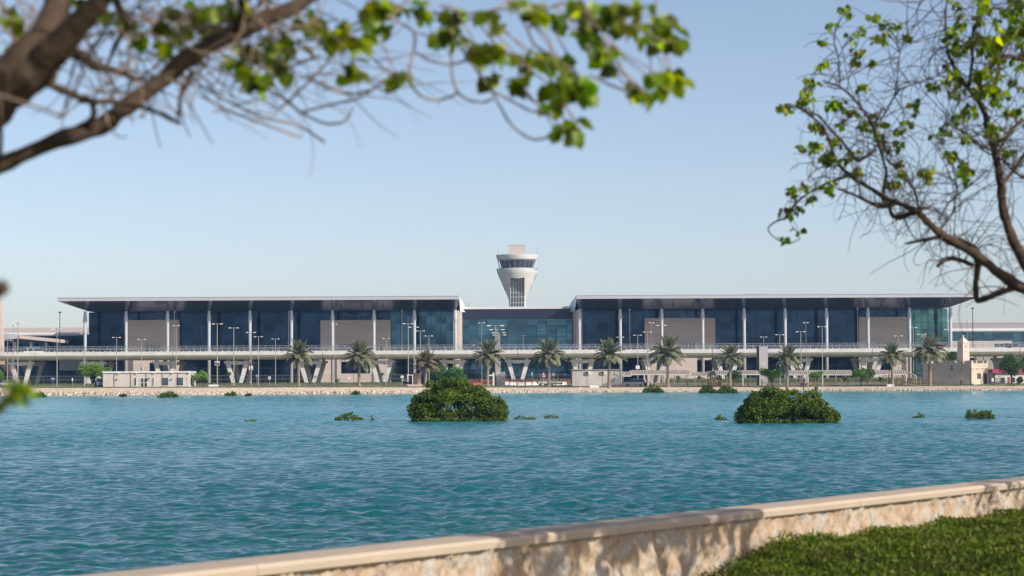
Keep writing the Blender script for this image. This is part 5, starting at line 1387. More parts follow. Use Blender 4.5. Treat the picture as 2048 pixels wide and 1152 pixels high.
def palm(px, pcrown, pbase, Y, seed, label, R=4.7, dry=False, tr=.34, n=46):
    base = at(px, pbase, Y); base.z = gz(base.x, Y)
    zc = Z(pcrown, Y, px)
    root = thing('date_palm', label, 'palm tree', base, rz=seed * 1.3, group='date palms along the far shore')
    H = zc - base.z
    rng = np.random.default_rng(seed)
    # trunk with the stubs of cut fronds as rings
    mb = MB(); prof = [(.62, -.2), (.55, .25)]; z = .4
    while z < H:
        t = z / H; r = tr * (1.12 - .25 * t) * (1 if t < .86 else 1 + (t - .86) * 2.2)
        prof += [(r * 1.1, z), (r * .92, z + .13)]; z += .2
    lean = rng.uniform(-.06, .06); tr = tr * rng.uniform(.85, 1.2)
    N = 12
    b = []
    for r, z in prof:
        for k in range(N):
            a = 2 * PI * k / N + z * 2; rr = r * (1 + .08 * math.sin(5 * a + z * 9)); mb.V.append((rr * math.cos(a) + lean * z * (z / H), rr * math.sin(a), z))
    for i in range(len(prof) - 1):
        for k in range(N): mb.F.append((i * N + k, i * N + (k + 1) % N, (i + 1) * N + (k + 1) % N, (i + 1) * N + k)); mb.M.append(0)
    mb.build('trunk', palm_bark, root)
    key = (seed % 4, dry)
    if key not in palm_meshes:
        s, LV, LF = palm_crown(40 + seed % 4, n)
        o1 = s.build('rachis', leaf_palm_dry if dry else mat('rachis' + str(seed), (.3, .27, .12), .7)); o2 = link('fronds', to_mesh('fronds', LV, LF, mats=[leaf_palm_dry if dry else leaf_palm]))
        m1, m2 = o1.data, o2.data; D.objects.remove(o1); D.objects.remove(o2); palm_meshes[key] = (m1, m2)
    m1, m2 = palm_meshes[key]
    c = link('fronds', m2, root); c.location = (lean * H, 0, H - .2); k = R / 4.7; c.scale = (k, k, k); c.rotation_euler = (0, 0, seed * .7)
    st = link('frond_stems', m1, c)
    return root
palm(597, 712, 772, 585, 1, 'leftmost date palm, standing before a V pier', 4.5)
palm(718, 717, 773, 585, 2, 'second date palm from the left, in front of the large stone panel', 5.0)
palm(851, 728, 775, 588, 3, 'shorter scruffy date palm with brown drooping fronds by the beige shelter', 4.0, dry=True)
palm(975, 714, 774, 587, 5, 'date palm beside the four-lamp cluster, behind the big mangrove', 4.7)
palm(1098, 712, 773, 585, 6, 'date palm in front of the blue glass hall, right of the warning sign', 4.7)
palm(1218, 711, 775, 578, 4, 'date palm standing in front of the white utility building', 4.5)
palm(1336, 711, 776, 583, 7, 'broadest date palm, in front of the pergola and the stone panel', 5.4)
palm(1460, 718, 773, 583, 9, 'date palm left of the tall grey pylon sign', 3.9)
palm(1574, 719, 772, 583, 10, 'date palm right of the tall grey pylon sign', 3.9)
palm(1785, 714, 770, 585, 8, 'date palm before the pinkish stone panel, second from the right', 4.0)
palm(1860, 706, 772, 585, 11, 'rightmost and tallest date palm, left of the fort building', 5.1, tr=.42)

def tree(name, px, Y, w, ytop, ycrown, label, lm, seed, multi=1, leaf=.28, dens=1.0, trunk_r=.16, group=None, lobes=None, cat='tree', flat=.55, base=None):
    """px: trunk pixel; w: crown width in photo px, or (left, right) extents"""
    g = G(px, Y); root = thing(name, label, cat, g, group=group); rng = np.random.default_rng(seed)
    m = MP(Y); L, R = w if isinstance(w, tuple) else (w / 2, w / 2)
    xl, xr = -L * m, R * m; zt = Z(ytop, Y, px) - g.z; zc = Z(ycrown, Y, px) - g.z
    nC = max(8, int((R + L) * m * (zt - zc) * 2.6)); C = []; RR = []
    hw = (xr - xl) / 2; cx = (xl + xr) / 2; hh = (zt - zc) / 2
    for i in range(nC):
        u = rand_unit(rng, 1)[0]; r = rng.uniform(.45, .98)
        c = np.array([cx + u[0] * hw * .85 * r, u[1] * hw * .8 * r, (zt + zc) / 2 + u[2] * hh * .8 * r])
        c[2] += .25 * hh * math.sin(c[0] * 1.7 + seed) 
        C.append(c); RR.append(rng.uniform(.16, .3) * min(hw, hh * 1.8) + .12)
    C = np.array(C)
    V, F = leaf_clumps(C, RR, int(70 * dens), leaf, rng, flat=.75)
    mb = MB()
    for s in range(multi):
        a = rng.uniform(0, 6.28); top = np.array([cx * .5 + rng.uniform(-.3, .3) * hw * (multi > 1), rng.uniform(-.2, .2), zc + hh * .5])
        q = np.array([rng.uniform(-.15, .15), 0, zc * .5]); pts = [(0, 0, -.2), tuple(q), tuple(top)]
        mb.tube([(0.12 * s, 0, -.2), tuple(q * 1.0 + np.array([.12 * s, 0, 0])), tuple(top)], [trunk_r, trunk_r * .8, trunk_r * .5], 7)
        for k in range(9):
            c = C[rng.integers(len(C))]; mid = (q + c) / 2 + rng.normal(size=3) * .15
            mb.tube([tuple(q + (top - q) * rng.uniform(0, .8)), tuple(mid), tuple(c)], [trunk_r * .5, trunk_r * .3, .02], 5)
    mb.build('trunk', bark_m, root)
    link('crown', to_mesh('crown', V, F, mats=[lm]), root)
    return root
tree('round_tree', 190, 580, (42, 34), 727, 757, 'rounded bright green tree standing left of the white cabin', leaf_tree, 1, trunk_r=.2)
tree('small_tree', 406, 576, (28, 13), 744, 762, 'small bright green tree at the right end of the white cabin', leaf_tree, 2, trunk_r=.1)
tree('round_tree', 0, 590, 20, 737, 762, 'green tree cut off by the left edge of the photo', leaf_tree, 3)
tree('green_shrub', 893, 600, (34, 46), 735, 776, 'large dense green shrub behind the big mangrove', leaf_bush, 4, dens=1.6, cat='shrub')
tree('flat_tree', 1543, 588, (28, 28), 737, 757, 'spreading flat-topped tree in front of the pylon sign base', leaf_tree, 5, multi=3, trunk_r=.1)
tree('small_tree', 1466, 590, (18, 18), 742, 758, 'small tree just right of the palm left of the pylon sign', leaf_dark, 6, trunk_r=.09)
tree('small_tree', 1633, 588, (17, 17), 743, 756, 'small tree standing above the green bin', leaf_tree, 7, trunk_r=.1)
tree('flat_tree', 1722, 588, (22, 32), 737, 757, 'spreading flat-topped tree between the long and the short pergola', leaf_tree, 8, trunk_r=.14)
tree('large_tree', 2022, 594, (24, 26), 708, 752, 'tall dark green tree in front of the white shop', leaf_dark, 9, multi=2, dens=1.2, trunk_r=.13)
tree('large_tree', 2056, 600, (20, 24), 712, 750, 'dark green tree at the right edge behind the white shop', leaf_dark, 10, dens=1.2)
tree('green_shrub', 1902, 612, (18, 18), 703, 728, 'green tree top showing behind the fort building left of its tower', leaf_dark, 12, cat='tree')
tree('small_shrub', 2037, 590, (10, 10), 755, 769, 'rounded dark shrub in front of the white shop', leaf_dark, 13, cat='shrub')
for i, (px, y0, y1, w, nm) in enumerate([(124 + 550, 757, 764, 10, 'below the large stone panel'), (764, 745, 752, 8, 'left of the V pier right of the second palm'), (785, 744, 753, 8, 'on the right leg of the V pier right of the second palm'), (472 - 14, 744, 752, 9, 'left of the V pier by the 6a sign'), (1688, 752, 763, 12, 'right of the long pergola posts'), (1747 + 14, 753, 763, 9, 'left of the short pergola'), (1356, 750, 758, 9, 'under the right end of the van pergola'), (1231, 746, 757, 10, 'by the black lamp at the utility building'), (1397, 752, 758, 7, 'under the lower middle pergola'), (1421, 745, 756, 9, 'at the black lamp beside the trellis')]):
    tree('sapling', px, 600 if px < 1000 else 591, w, y0, y1, 'slender young tree ' + nm, leaf_bush, 30 + i, leaf=.2, dens=.5, trunk_r=.04, group='saplings planted along the far shore', cat='sapling')

# verge vegetation, one mass nobody could count
def verge():
    rng = np.random.default_rng(77); P = []
    n = 60000
    px = np.concatenate([rng.uniform(70, 830, n // 2), rng.uniform(1330, 1860, n // 2)])
    Yv = rng.uniform(625, 646, len(px)); x = (px - 1024) / FPX * Yv
    h = (0.55 + .35 * np.sin(x * .8) * np.sin(x * .23 + Yv)) * (0.6 + (px > 1000) * .9)
    z = np.array([gz(a, b) for a, b in zip(x, Yv)]) + h * rng.uniform(0, 1, len(px))
    L = rng.uniform(.2, .45, len(px))
    V, F = leaves(np.stack([x, Yv, z], 1), rand_unit(rng, len(px)) + np.array([0, 0, 1.2]), rand_unit(rng, len(px)), L, L * .3)
    tag(link('verge_weeds', to_mesh('verge_weeds', V, F, mats=[weed_m])), 'green weeds and low scrub growing below the viaduct', 'weeds', kind='stuff')
    n = 9000; px = rng.uniform(925, 1140, n); Yv = rng.uniform(630, 640, n); x = (px - 1024) / FPX * Yv
    z = np.array([gz(a, b) for a, b in zip(x, Yv)]) + rng.uniform(0, 1.1, n)
    L = rng.uniform(.2, .45, n); V, F = leaves(np.stack([x, Yv, z], 1), rand_unit(rng, n) + np.array([0, 0, 1.0]), rand_unit(rng, n), L, L * .3)
    tag(link('flower_hedge', to_mesh('flower_hedge', V, F, mats=[mat('rusty_flower_leaf', (.26, .12, .07), .8, island=.5)])), 'reddish brown flowering hedge behind the middle barriers', 'hedge', kind='stuff')
    n = 40000; x = rng.uniform(-120, 125, n); o = rng.uniform(5, 17, n)
    ys = np.interp(x, YS_X, YS_Y) + o
    keep = np.sin(x * .35) * np.sin(x * .13 + o * .3) + rng.uniform(-.6, 1.0, n) > 0; x = x[keep]; ys = ys[keep]
    z = np.array([gz(a, b) for a, b in zip(x, ys)]); L = rng.uniform(.1, .26, len(x))
    V, F = leaves(np.stack([x, ys, z], 1), rand_unit(rng, len(x)) + np.array([0, 0, 1.6]), rand_unit(rng, len(x)), L, L * .3)
    tag(link('shore_grass', to_mesh('shore_grass', V, F, mats=[mat('dry_grass', (.2, .19, .07), .9, island=.4, scale=.2, col2=(.1, .15, .045))])), 'short patchy grass on top of the far bank', 'grass', kind='stuff')
verge()

# ---------------- mangroves in the water
def mangrove(name, px0, px1, base_y, profile, label, seed, nclump, per, leaf, cl=(.22, .42), group='mangroves growing in the lagoon', depth=.42, stems=40, Yd=None):
    """profile: list of (photo x, photo y of the top)"""
    Y = Yd or (CAMZ * FPX / (base_y - (757 - (px0 + px1 - 2048) / 2 * .0045)))
    rng = np.random.default_rng(seed)
    xs = [X(p, Y) for p, _ in profile]; zs = [Z(q, Y, p) for p, q in profile]
    x0, x1 = min(xs), max(xs); rr0 = cl[0] * .8; x0 += rr0; x1 -= rr0; cx = (x0 + x1) / 2; W_ = (x1 - x0)
    root = thing(name, label, 'mangrove', (cx, Y + W_ * depth * .5, 0), group=group)
    C = []; RR = []
    big = nclump > 400
    if big:      # lobes of growth with dark gaps between them, each lobe a skin of leaf clumps
        lobes = []
        for _ in range(170):
            x = rng.uniform(x0, x1); top = float(np.interp(x, xs, zs)); t = (x - cx) / (W_ / 2); R_ = min(rng.uniform(.3, .72), top * .5)
            v = rng.uniform(-1, 1); dy = max(0, W_ * depth * .5 * math.sqrt(max(0, 1 - t * t)) - R_ * .6)
            z = (top - R_) * (1 - .3 * v * v) * (rng.uniform(.75, 1.0) if rng.uniform() < .5 else rng.uniform(.05, .8))
            lobes.append((x - cx, v * dy, max(z, R_ * .5), R_))
        while len(C) < nclump:
            lx, ly, lz, R_ = lobes[rng.integers(len(lobes))]; u = rand_unit(rng, 1)[0]; u[2] = abs(u[2]) * .9 - .15
            p = (lx + u[0] * R_, ly + u[1] * R_, lz + u[2] * R_)
            if p[2] < .02 or p[0] + cx < x0 - rr0 or p[0] + cx > x1 + rr0: continue
            C.append(p); RR.append(rng.uniform(*cl) * .62)
    while len(C) < nclump:
        x = rng.uniform(x0, x1); top = float(np.interp(x, xs, zs)) * (.9 + .1 * math.sin(x * 4.3 + seed)) ; r = rng.uniform(*cl)
        t = (x - cx) / (W_ / 2); dy = W_ * depth * .5 * math.sqrt(max(0, 1 - t * t)) + .05
        v = rng.uniform(-1, 1)
        C.append((x - cx, v * dy, max(top - r * .8, .06) * (1 - .35 * v * v) * rng.uniform(0, 1) ** .55)); RR.append(r)
    for _ in range(int(nclump * .12)):      # leafy skirt down to the water
        a = rng.uniform(0, 6.28); C.append(((x1 - x0) / 2 * .95 * math.cos(a), W_ * depth * .5 * math.sin(a) * .95, cl[0] * .3)); RR.append(cl[0] * .8)
    for _ in range(int(nclump * .13)):      # shoots standing out of the dome
        x = rng.uniform(x0 * .98 + cx * .02, x1 * .98 + cx * .02); top = float(np.interp(x, xs, zs)); t = (x - cx) / (W_ / 2)
        C.append((x - cx + rng.normal() * .04, rng.uniform(-.7, .7) * W_ * depth * .5 * math.sqrt(max(0, 1 - t * t)), top * rng.uniform(.93, 1.1) - cl[0] * .4)); RR.append(cl[0] * rng.uniform(.3, .7))
    C = np.array(C)
    V, F = leaf_clumps(C, RR, per, leaf, rng, flat=.9, up=.7)
    keepz = V[:, 2].reshape(-1, 6).min(1) > -.05
    V = V.reshape(-1, 6, 3)[keepz].reshape(-1, 3); n = len(V) // 6; b = np.arange(n)[:, None] * 6
    F = np.concatenate([b + np.array([0, 1, 2, 3]), b + np.array([0, 3, 4, 5])], axis=0)
    mb = MB()
    for i in range(stems):
        c = C[rng.integers(len(C))]; p0 = (c[0] * .75 + rng.normal() * .1, c[1] * .7, -.3); mid = (c[0] * .85, c[1] * .8, c[2] * .5)
        mb.tube([p0, mid, tuple(c)], [.035, .025, .01], 5)
    mb.build('stems', stem_m, root)
    link('foliage', to_mesh('foliage', V, F, mats=[leaf_mangrove]), root)
mangrove('mangrove_bush', 818, 1014, 843,
         [(817, 838), (818, 815), (823, 803), (833, 793), (846, 789), (850, 775), (858, 768), (875, 765), (900, 761), (922, 765), (945, 774), (962, 779), (975, 787), (985, 801), (997, 798), (1008, 808), (1014, 820), (1011, 836)],
         'largest mangrove bush in the lagoon, in front of the green shrub and palms', 1, 1350, 24, .14, stems=80)
mangrove('mangrove_bush', 1477, 1682, 847,
         [(1477, 843), (1484, 825), (1492, 806), (1505, 799), (1510, 789), (1525, 784), (1548, 780), (1562, 781), (1574, 789), (1584, 786), (1597, 787), (1608, 798), (1618, 788), (1632, 785), (1643, 793), (1648, 806), (1660, 812), (1668, 822), (1680, 832), (1682, 843)],
         'second large mangrove bush with a ragged top, at the right of the lagoon', 2, 1350, 24, .14, stems=80)
sm = dict(stems=10)
mangrove('mangrove_sprig', 670, 725, 841.5, [(670, 838), (676, 832), (685, 829), (700, 825), (712, 830), (725, 838)], 'low mangrove clump left of the largest bush', 3, 90, 14, .11, cl=(.05, .1), **sm)
mangrove('mangrove_sprig', 740, 747, 841, [(740, 838), (743, 829), (747, 838)], 'tiny upright mangrove sprig between the low clump and the largest bush', 4, 9, 8, .09, cl=(.03, .06), stems=4)
mangrove('mangrove_sprig', 487, 518, 843, [(487, 841), (495, 839), (502, 838), (510, 840), (518, 838)], 'nearly drowned mangrove sprigs, leftmost in the open lagoon', 5, 18, 7, .09, cl=(.03, .05), stems=5)
mangrove('mangrove_sprig', 1029, 1070, 839, [(1029, 836), (1040, 831), (1047, 834), (1056, 834), (1069, 835)], 'low mangrove sprigs just right of the largest bush', 6, 30, 9, .1, cl=(.03, .07), stems=6)
mangrove('mangrove_sprig', 1088, 1118, 836.5, [(1088, 834), (1098, 830), (1104, 827), (1117, 832)], 'small mangrove sprigs right again of the low sprigs', 7, 26, 8, .1, cl=(.03, .06), stems=6)
mangrove('mangrove_sprig', 1430, 1453, 840, [(1430, 837), (1440, 830), (1453, 837)], 'small mangrove clump left of the ragged-top bush', 8, 34, 10, .1, cl=(.04, .08), stems=6)
mangrove('mangrove_sprig', 1826, 1849, 836, [(1826, 833), (1835, 830), (1840, 825), (1849, 834)], 'small mangrove sprigs between the ragged-top bush and the right one', 9, 26, 9, .1, cl=(.03, .07), stems=6)
mangrove('mangrove_sprig', 1932, 1991, 838.5, [(1932, 828), (1940, 821), (1955, 819), (1972, 822), (1985, 824), (1991, 834)], 'wide low mangrove clump near the right edge of the lagoon', 10, 120, 15, .11, cl=(.06, .12), **sm)
far = dict(stems=8, group='mangroves along the far waterline')
for i, (a, b, by, top, nm) in enumerate([(62, 92, 794.5, 784, 'behind the hanging leaves at far left'), (239, 252, 793.5, 788, 'very small, left of the cabin shore clump'), (314, 357, 795.5, 783, 'below the white cabin'), (450, 473, 791.5, 783, 'below the V pier by the 6a sign'), (491, 503, 792, 787, 'very small, right of the one near the 6a sign'), (703, 721, 789, 782, 'below the second palm')]):
    mangrove('shore_mangrove', a, b, by, [(a, by - 3), (a * .6 + b * .4, top + 1), (a * .4 + b * .6, top), (b, by - 3)], 'dark mangrove at the far waterline ' + nm, 20 + i, int((b - a) * 1.6) + 6, 12, .3, cl=(.2, .4), **far)
for i, (a, b, by, top, nm) in enumerate([(1286, 1329, 785.5, 771, 'below the pergola with the van'), (1399, 1433, 786.5, 769.5, 'left one of the pair below the middle pergola'), (1434, 1475, 786.5, 772, 'right one of the pair below the middle pergola'), (1974, 2000, 780.8, 770, 'left one of the pair at the right shore'), (2001, 2046, 781, 769.5, 'right one of the pair at the right shore'), (1885, 1905, 781.5, 777.5, 'thin strip below the fort building')]):
    mangrove('shore_mangrove', a, b, by, [(a, by - 3), (a * .7 + b * .3, top + 1), (a * .45 + b * .55, top), (b, by - 4)], 'dark mangrove bush at the far waterline, ' + nm, 40 + i, int((b - a) * 2.2), 16, .32, cl=(.25, .5), **far)

# ================================================================== foreground trees
def resample(P, n):
    P = np.array(P, float); d = np.r_[0, np.cumsum(np.linalg.norm(np.diff(P[:, :3], axis=0), axis=1))]
    t = np.linspace(0, d[-1], n); out = np.stack([np.interp(t, d, P[:, k]) for k in range(P.shape[1])], 1)
    for _ in range(2): out[1:-1] = .25 * out[:-2] + .5 * out[1:-1] + .25 * out[2:]
    return out
class Tree:
    def __init__(s, seed): s.nodes = []; s.rad = []; s.rng = np.random.default_rng(seed); s.limb = MB(); s.tw = MB(); s.LP = []; s.LD = []; s.LN = []; s.LL = []
    def branch(s, pts, thin=False, n=None, side=9):
        """pts: (photo x, photo y, distance, width in photo px)"""
        P = []
        for px, py, Y, w in pts:
            v = at(px, py, Y); P.append((v.x, v.y, v.z, w * MP(Y) / 2 * (1 if thin else 1.13)))
        n = n or max(6, len(P) * 5); R = resample(P, n)
        if not thin:
            j = s.rng.normal(size=(n, 3)) * (R[:, 3:4] * .07); R[1:-1, :3] += j[1:-1]
            R[:, 3] *= 1 + .1 * s.rng.normal(size=n).clip(-1.5, 1.5)
        (s.tw if thin else s.limb).tube([tuple(r[:3]) for r in R], list(R[:, 3]), side if not thin else 5)
        s.nodes += [tuple(r[:3]) for r in R]; s.rad += list(R[:, 3])
        return R
    def whip(s, p0, d, L, r, curl=1.0, n=9, grav=-.2):
        rng = s.rng; p = np.array(p0, float); d = np.array(d, float); d /= np.linalg.norm(d); ax = rand_unit(rng, 1)[0]; pts = [p]; k = rng.uniform(-.35, .35) * curl
        for i in range(n):
            d = d + np.cross(ax, d) * k + np.array([0, 0, grav * .12]) + rng.normal(size=3) * .06; d /= np.linalg.norm(d); p = p + d * L / n; pts.append(p)
        s.tw.tube([tuple(q) for q in pts], list(np.linspace(r, r * .45, len(pts))), 4); return pts
    def cluster(s, c, r, n, size):
        rng = s.rng; c = np.array(c)
        for i in range(n):
            u = rand_unit(rng, 1)[0]; p = c + u * r * rng.uniform(.15, .8)
            s.LP.append(p); s.LD.append(u * .6 + np.array([rng.normal() * .5, rng.normal() * .5, -.75])); s.LN.append(np.array([.55, -.35, .55]) + rng.normal(size=3) * .7); s.LL.append(size * rng.uniform(.65, 1.25))
            s.tw.tube([tuple(c), tuple(p)], [.0016, .001], 3)
    def connect(s, c, r, bias=(0, 0, 0)):
        N = np.array(s.nodes); d = np.linalg.norm(N - (np.array(c) + np.array(bias)), axis=1); i = int(np.argmin(d + s.rng.uniform(0, .12, len(d))))
        a = N[i]; c = np.array(c); m1 = a * .65 + c * .35 + s.rng.normal(size=3) * .08 * d[i]; m2 = a * .25 + c * .75 + s.rng.normal(size=3) * .08 * d[i] 
        R = resample([(*a, r * 1.4), (*m1, r * 1.2), (*m2, r), (*c, r * .7)], 10)
        s.tw.tube([tuple(q[:3]) for q in R], list(R[:, 3]), 5); s.nodes += [tuple(q[:3]) for q in R[4:]]; s.rad += [r] * 6
    def finish(s, root, tm=None):
        off = root.location
        s.limb.build('limbs', bark_m, root, off, smooth=True)
        s.tw.build('twigs', tm or twig_m, root, off)
        V, F = leaves(np.array(s.LP), np.array(s.LD), np.array(s.LN), np.array(s.LL), np.array(s.LL) * .92, fold=.12, droop=.12)
        V = V - np.array(off)
        link('leaves', to_mesh('leaves', V, F, mats=[leaf_near]), root)

# ---- left tree, trunk just outside the left edge
T = Tree(21); Y0 = 8.6
g0 = Vector((X(-560, Y0), Y0 + .3, GZ0))
rootL = thing('leafy_tree', 'near tree with thick brown limbs and heart-shaped leaves reaching in from the upper left', 'tree', g0)
T.branch([(-560, 1500, 8.9, 210), (-540, 900, 8.9, 190), (-430, 560, 8.8, 170), (-260, 380, 8.7, 140), (-90, 250, 8.6, 118), (10, 165, 8.6, 100), (60, 120, 8.6, 86), (85, 80, 8.6, 62), (112, 20, 8.7, 46), (125, -60, 8.8, 40), (160, -200, 9, 30)], side=14)
T.branch([(20, 185, 8.6, 60), (75, 135, 8.55, 62), (125, 85, 8.5, 50), (170, 35, 8.45, 42), (215, -15, 8.4, 38), (290, -110, 8.3, 30), (420, -220, 8.3, 22)], side=12)
T.branch([(-430, 560, 8.8, 90), (-200, 420, 8.9, 60), (-50, 352, 9.0, 34), (0, 332, 9.0, 29), (60, 303, 9.0, 29), (120, 276, 9.0, 31), (170, 262, 9.0, 36), (210, 252, 9.05, 36), (258, 208, 9.1, 31), (320, 165, 9.15, 31), (380, 112, 9.2, 32), (430, 85, 9.3, 34), (485, 58, 9.35, 30), (560, 28, 9.4, 26), (610, 2, 9.5, 22), (680, -40, 9.6, 18), (800, -90, 9.8, 14), (1000, -110, 10, 11), (1200, -80, 10.2, 9), (1330, -30, 10.3, 6)], n=90, side=12)
T.branch([(60, 158, 8.6, 14), (110, 172, 8.7, 14), (150, 192, 8.8, 13), (183, 203, 8.9, 12), (240, 204, 9.0, 10), (292, 215, 9.0, 9), (330, 232, 9.0, 9), (360, 247, 9.0, 8)])
T.branch([(185, 203, 8.9, 12), (188, 228, 8.95, 11), (178, 258, 9.0, 20)])
T.branch([(205, -90, 9.3, 20), (235, 10, 9.35, 15), (258, 50, 9.4, 13), (240, 75, 9.5, 9), (225, 105, 9.55, 7), (212, 135, 9.6, 5)])
T.branch([(98, 165, 8.7, 17), (108, 140, 8.75, 19), (118, 118, 8.8, 20), (140, 104, 8.9, 20), (168, 112, 9.0, 20), (190, 135, 9.1, 16), (230, 140, 9.2, 10), (275, 158, 9.2, 7), (330, 168, 9.3, 5)])
T.branch([(385, 140, 9.2, 9), (374, 165, 9.2, 9), (360, 195, 9.1, 8), (357, 235, 9.1, 7)])
T.branch([(382, 118, 9.3, 8), (440, 75, 9.6, 9), (475, 40, 9.8, 8), (500, -10, 10, 7)])
T.branch([(470, 60, 9.2, 15), (485, 20, 9.1, 13), (478, -30, 9.0, 12)])
T.branch([(-30, 180, 7.2, 5), (35, 202, 7.2, 6.5), (90, 220, 7.2, 7), (124, 233, 7.2, 7)], thin=True)
T.branch([(-3, 190, 8.4, 12), (2, 240, 8.4, 9), (1, 300, 8.5, 9), (-6, 340, 8.6, 8)])
T.branch([(-540, 900, 8.9, 60), (-300, 700, 6.4, 40), (-120, 640, 6.0, 34), (-25, 612, 5.9, 34), (2, 592, 5.9, 36), (9, 572, 5.9, 26)])
# hanging whips on the right of the crown
for pts in [[(905, 60), (903, 110), (904, 170), (915, 194), (940, 203), (968, 205), (985, 198)],
            [(770, 30), (812, 52), (828, 62), (832, 85), (830, 105), (817, 130), (815, 165), (835, 195), (870, 207), (905, 195), (915, 185)],
            [(832, 105), (860, 122), (900, 130), (930, 122), (950, 112)], [(890, 60), (925, 100), (955, 145), (985, 180), (1003, 220), (1025, 255), (1050, 275), (1080, 282), (1105, 272)],
            [(1040, 30), (1055, 60), (1068, 90), (1100, 110)], [(990, 185), (1020, 200), (1060, 222), (1100, 228)], [(1100, 110), (1050, 140), (1048, 180), (1065, 205), (1090, 200)],
            [(330, 30), (430, 40), (520, 45), (600, 30)], [(400, 190), (450, 220), (520, 245), (600, 275)], [(400, 170), (450, 200), (520, 235), (600, 250), (650, 285)], [(500, 165), (560, 190), (600, 225), (650, 250), (690, 245), (705, 215)],
            [(660, 120), (620, 160), (575, 205), (560, 215)], [(615, 150), (650, 175), (700, 190), (740, 180)], [(600, 225), (660, 210), (720, 197), (745, 180), (765, 165)], [(640, 110), (590, 130), (540, 160), (500, 165)],
            [(1190, 60), (1230, 110), (1255, 160), (1275, 183)], [(1180, 150), (1220, 170), (1260, 185), (1310, 170)], [(620, 60), (680, 65), (740, 55), (800, 20)], [(880, 10), (930, 30), (990, 20), (1050, -20)]]:
    T.branch([(x, y, 9.9 + .2 * math.sin(x), 5.2) for x, y in pts], thin=True, n=24)
rng = T.rng
# tangle of fine twigs in the upper left
for i in range(230):
    px = rng.uniform(150, 560); py = rng.uniform(-30, 210) * (1 - (px - 150) / 900)
    if px < 230 and py < 60: continue
    T.whip(at(px, py, rng.uniform(9.0, 10.4)), rand_unit(rng, 1)[0] * np.array([1.2, .6, .8]) + np.array([.4, 0, -.25]), rng.uniform(.15, .42), rng.uniform(.0024, .0058), 1.5)
for i in range(40):
    px = rng.uniform(-10, 110); py = rng.uniform(-10, 140)
    T.whip(at(px, py, rng.uniform(9.2, 10.2)), rand_unit(rng, 1)[0], rng.uniform(.15, .4), rng.uniform(.002, .004), 1.2)
for i in range(60):
    px = rng.uniform(380, 760); py = rng.uniform(100, 230) - (px - 380) * .1
    T.whip(at(px, py, rng.uniform(9.4, 10.6)), (1, 0, rng.uniform(-.7, .3)), rng.uniform(.2, .45), rng.uniform(.0016, .003), 1.0)
CL = [(15, 25, 20), (22, 40, 14), (45, 62, 12), (60, 78, 14), (25, 105, 16), (45, 100, 12), (142, 5, 14), (150, 25, 10), (228, 30, 14), (262, 45, 10), (275, 62, 12), (345, 58, 16), (355, 20, 16), (330, 85, 10), (372, 45, 12), (415, 12, 12), (420, 60, 18), (400, 20, 10), (462, 15, 20), (480, 28, 14), (490, 95, 14), (505, 90, 12), (478, 120, 12),
      (520, 112, 12), (545, 85, 14), (560, 110, 16), (568, 130, 14), (590, 85, 14), (575, 70, 12), (505, 150, 16), (490, 140, 12), (515, 168, 12), (465, 125, 10), (640, 55, 14), (655, 75, 16), (672, 65, 18), (700, 70, 20), (720, 85, 16), (690, 45, 12), (735, 80, 10), (700, 130, 14), (695, 155, 12), (715, 140, 12), (610, 45, 10), (630, 30, 8), (725, 25, 14), (755, 40, 12), (760, 10, 16), (790, 10, 14), (772, 55, 10), (740, 10, 12), (845, 12, 18), (838, 28, 10), (780, 148, 12), (795, 145, 11),
      (905, 35, 12), (900, 62, 14), (890, 75, 12), (915, 55, 12), (915, 15, 6), (980, 25, 13), (1000, 50, 8), (955, 95, 16), (965, 108, 14), (945, 85, 12), (990, 95, 13), (1003, 110, 10), (985, 148, 13), (1035, 158, 13), (1045, 125, 12), (1055, 108, 12), (1065, 8, 12), (1090, 30, 14), (1070, 25, 12), (1108, 30, 10), (1075, 112, 8), (1100, 115, 11), (1120, 120, 10), (1018, 5, 10),
      (1150, 5, 12), (1165, 18, 12), (1180, 28, 16), (1210, 15, 18), (1230, 25, 18), (1255, 15, 14), (1285, 15, 14), (1245, 45, 14), (1200, 40, 12), (1275, 50, 12), (1165, 70, 14), (1175, 90, 14), (1188, 62, 10), (1200, 105, 12), (1212, 115, 14), (1235, 95, 10), (1222, 130, 10), (1135, 140, 13), (1150, 150, 13), (1105, 175, 14), (1125, 180, 16), (1120, 165, 12), (1110, 208, 10), (1150, 170, 8), (1175, 185, 8), (1180, 160, 8), (1125, 190, 8),
      (1300, 70, 14), (1320, 80, 16), (1345, 65, 16), (1335, 50, 12), (1315, 38, 10), (1350, 85, 10), (1325, 150, 10), (1310, 145, 10), (1318, 170, 13), (1345, 148, 10), (1355, 162, 10), (1262, 187, 7), (1285, 178, 9), (1290, 190, 7), (1272, 165, 7), (1108, 258, 9), (1126, 247, 5), (1155, 245, 9), (1158, 258, 8), (1150, 272, 5)]
for (px, py, r) in CL:
    Yc = 9.6 + rng.uniform(-.5, .7); c = at(px, py, Yc); T.connect(c, .003, (-.1, 0, .12))
    T.cluster(c, r * 1.25 * MP(Yc), max(3, int(r * .5)), 34 * MP(Yc))
# the rest of the crown, above and right of the frame, which shades the limbs
for i in range(150):
    c = (rng.uniform(-2.8, .8), rng.uniform(6.2, 9.6), 0); c = (c[0], c[1], CAMZ + c[1] * .157 + rng.uniform(.25, 1.6) ** 1.2)
    T.connect(c, .004); T.cluster(c, .13, 12, .1)
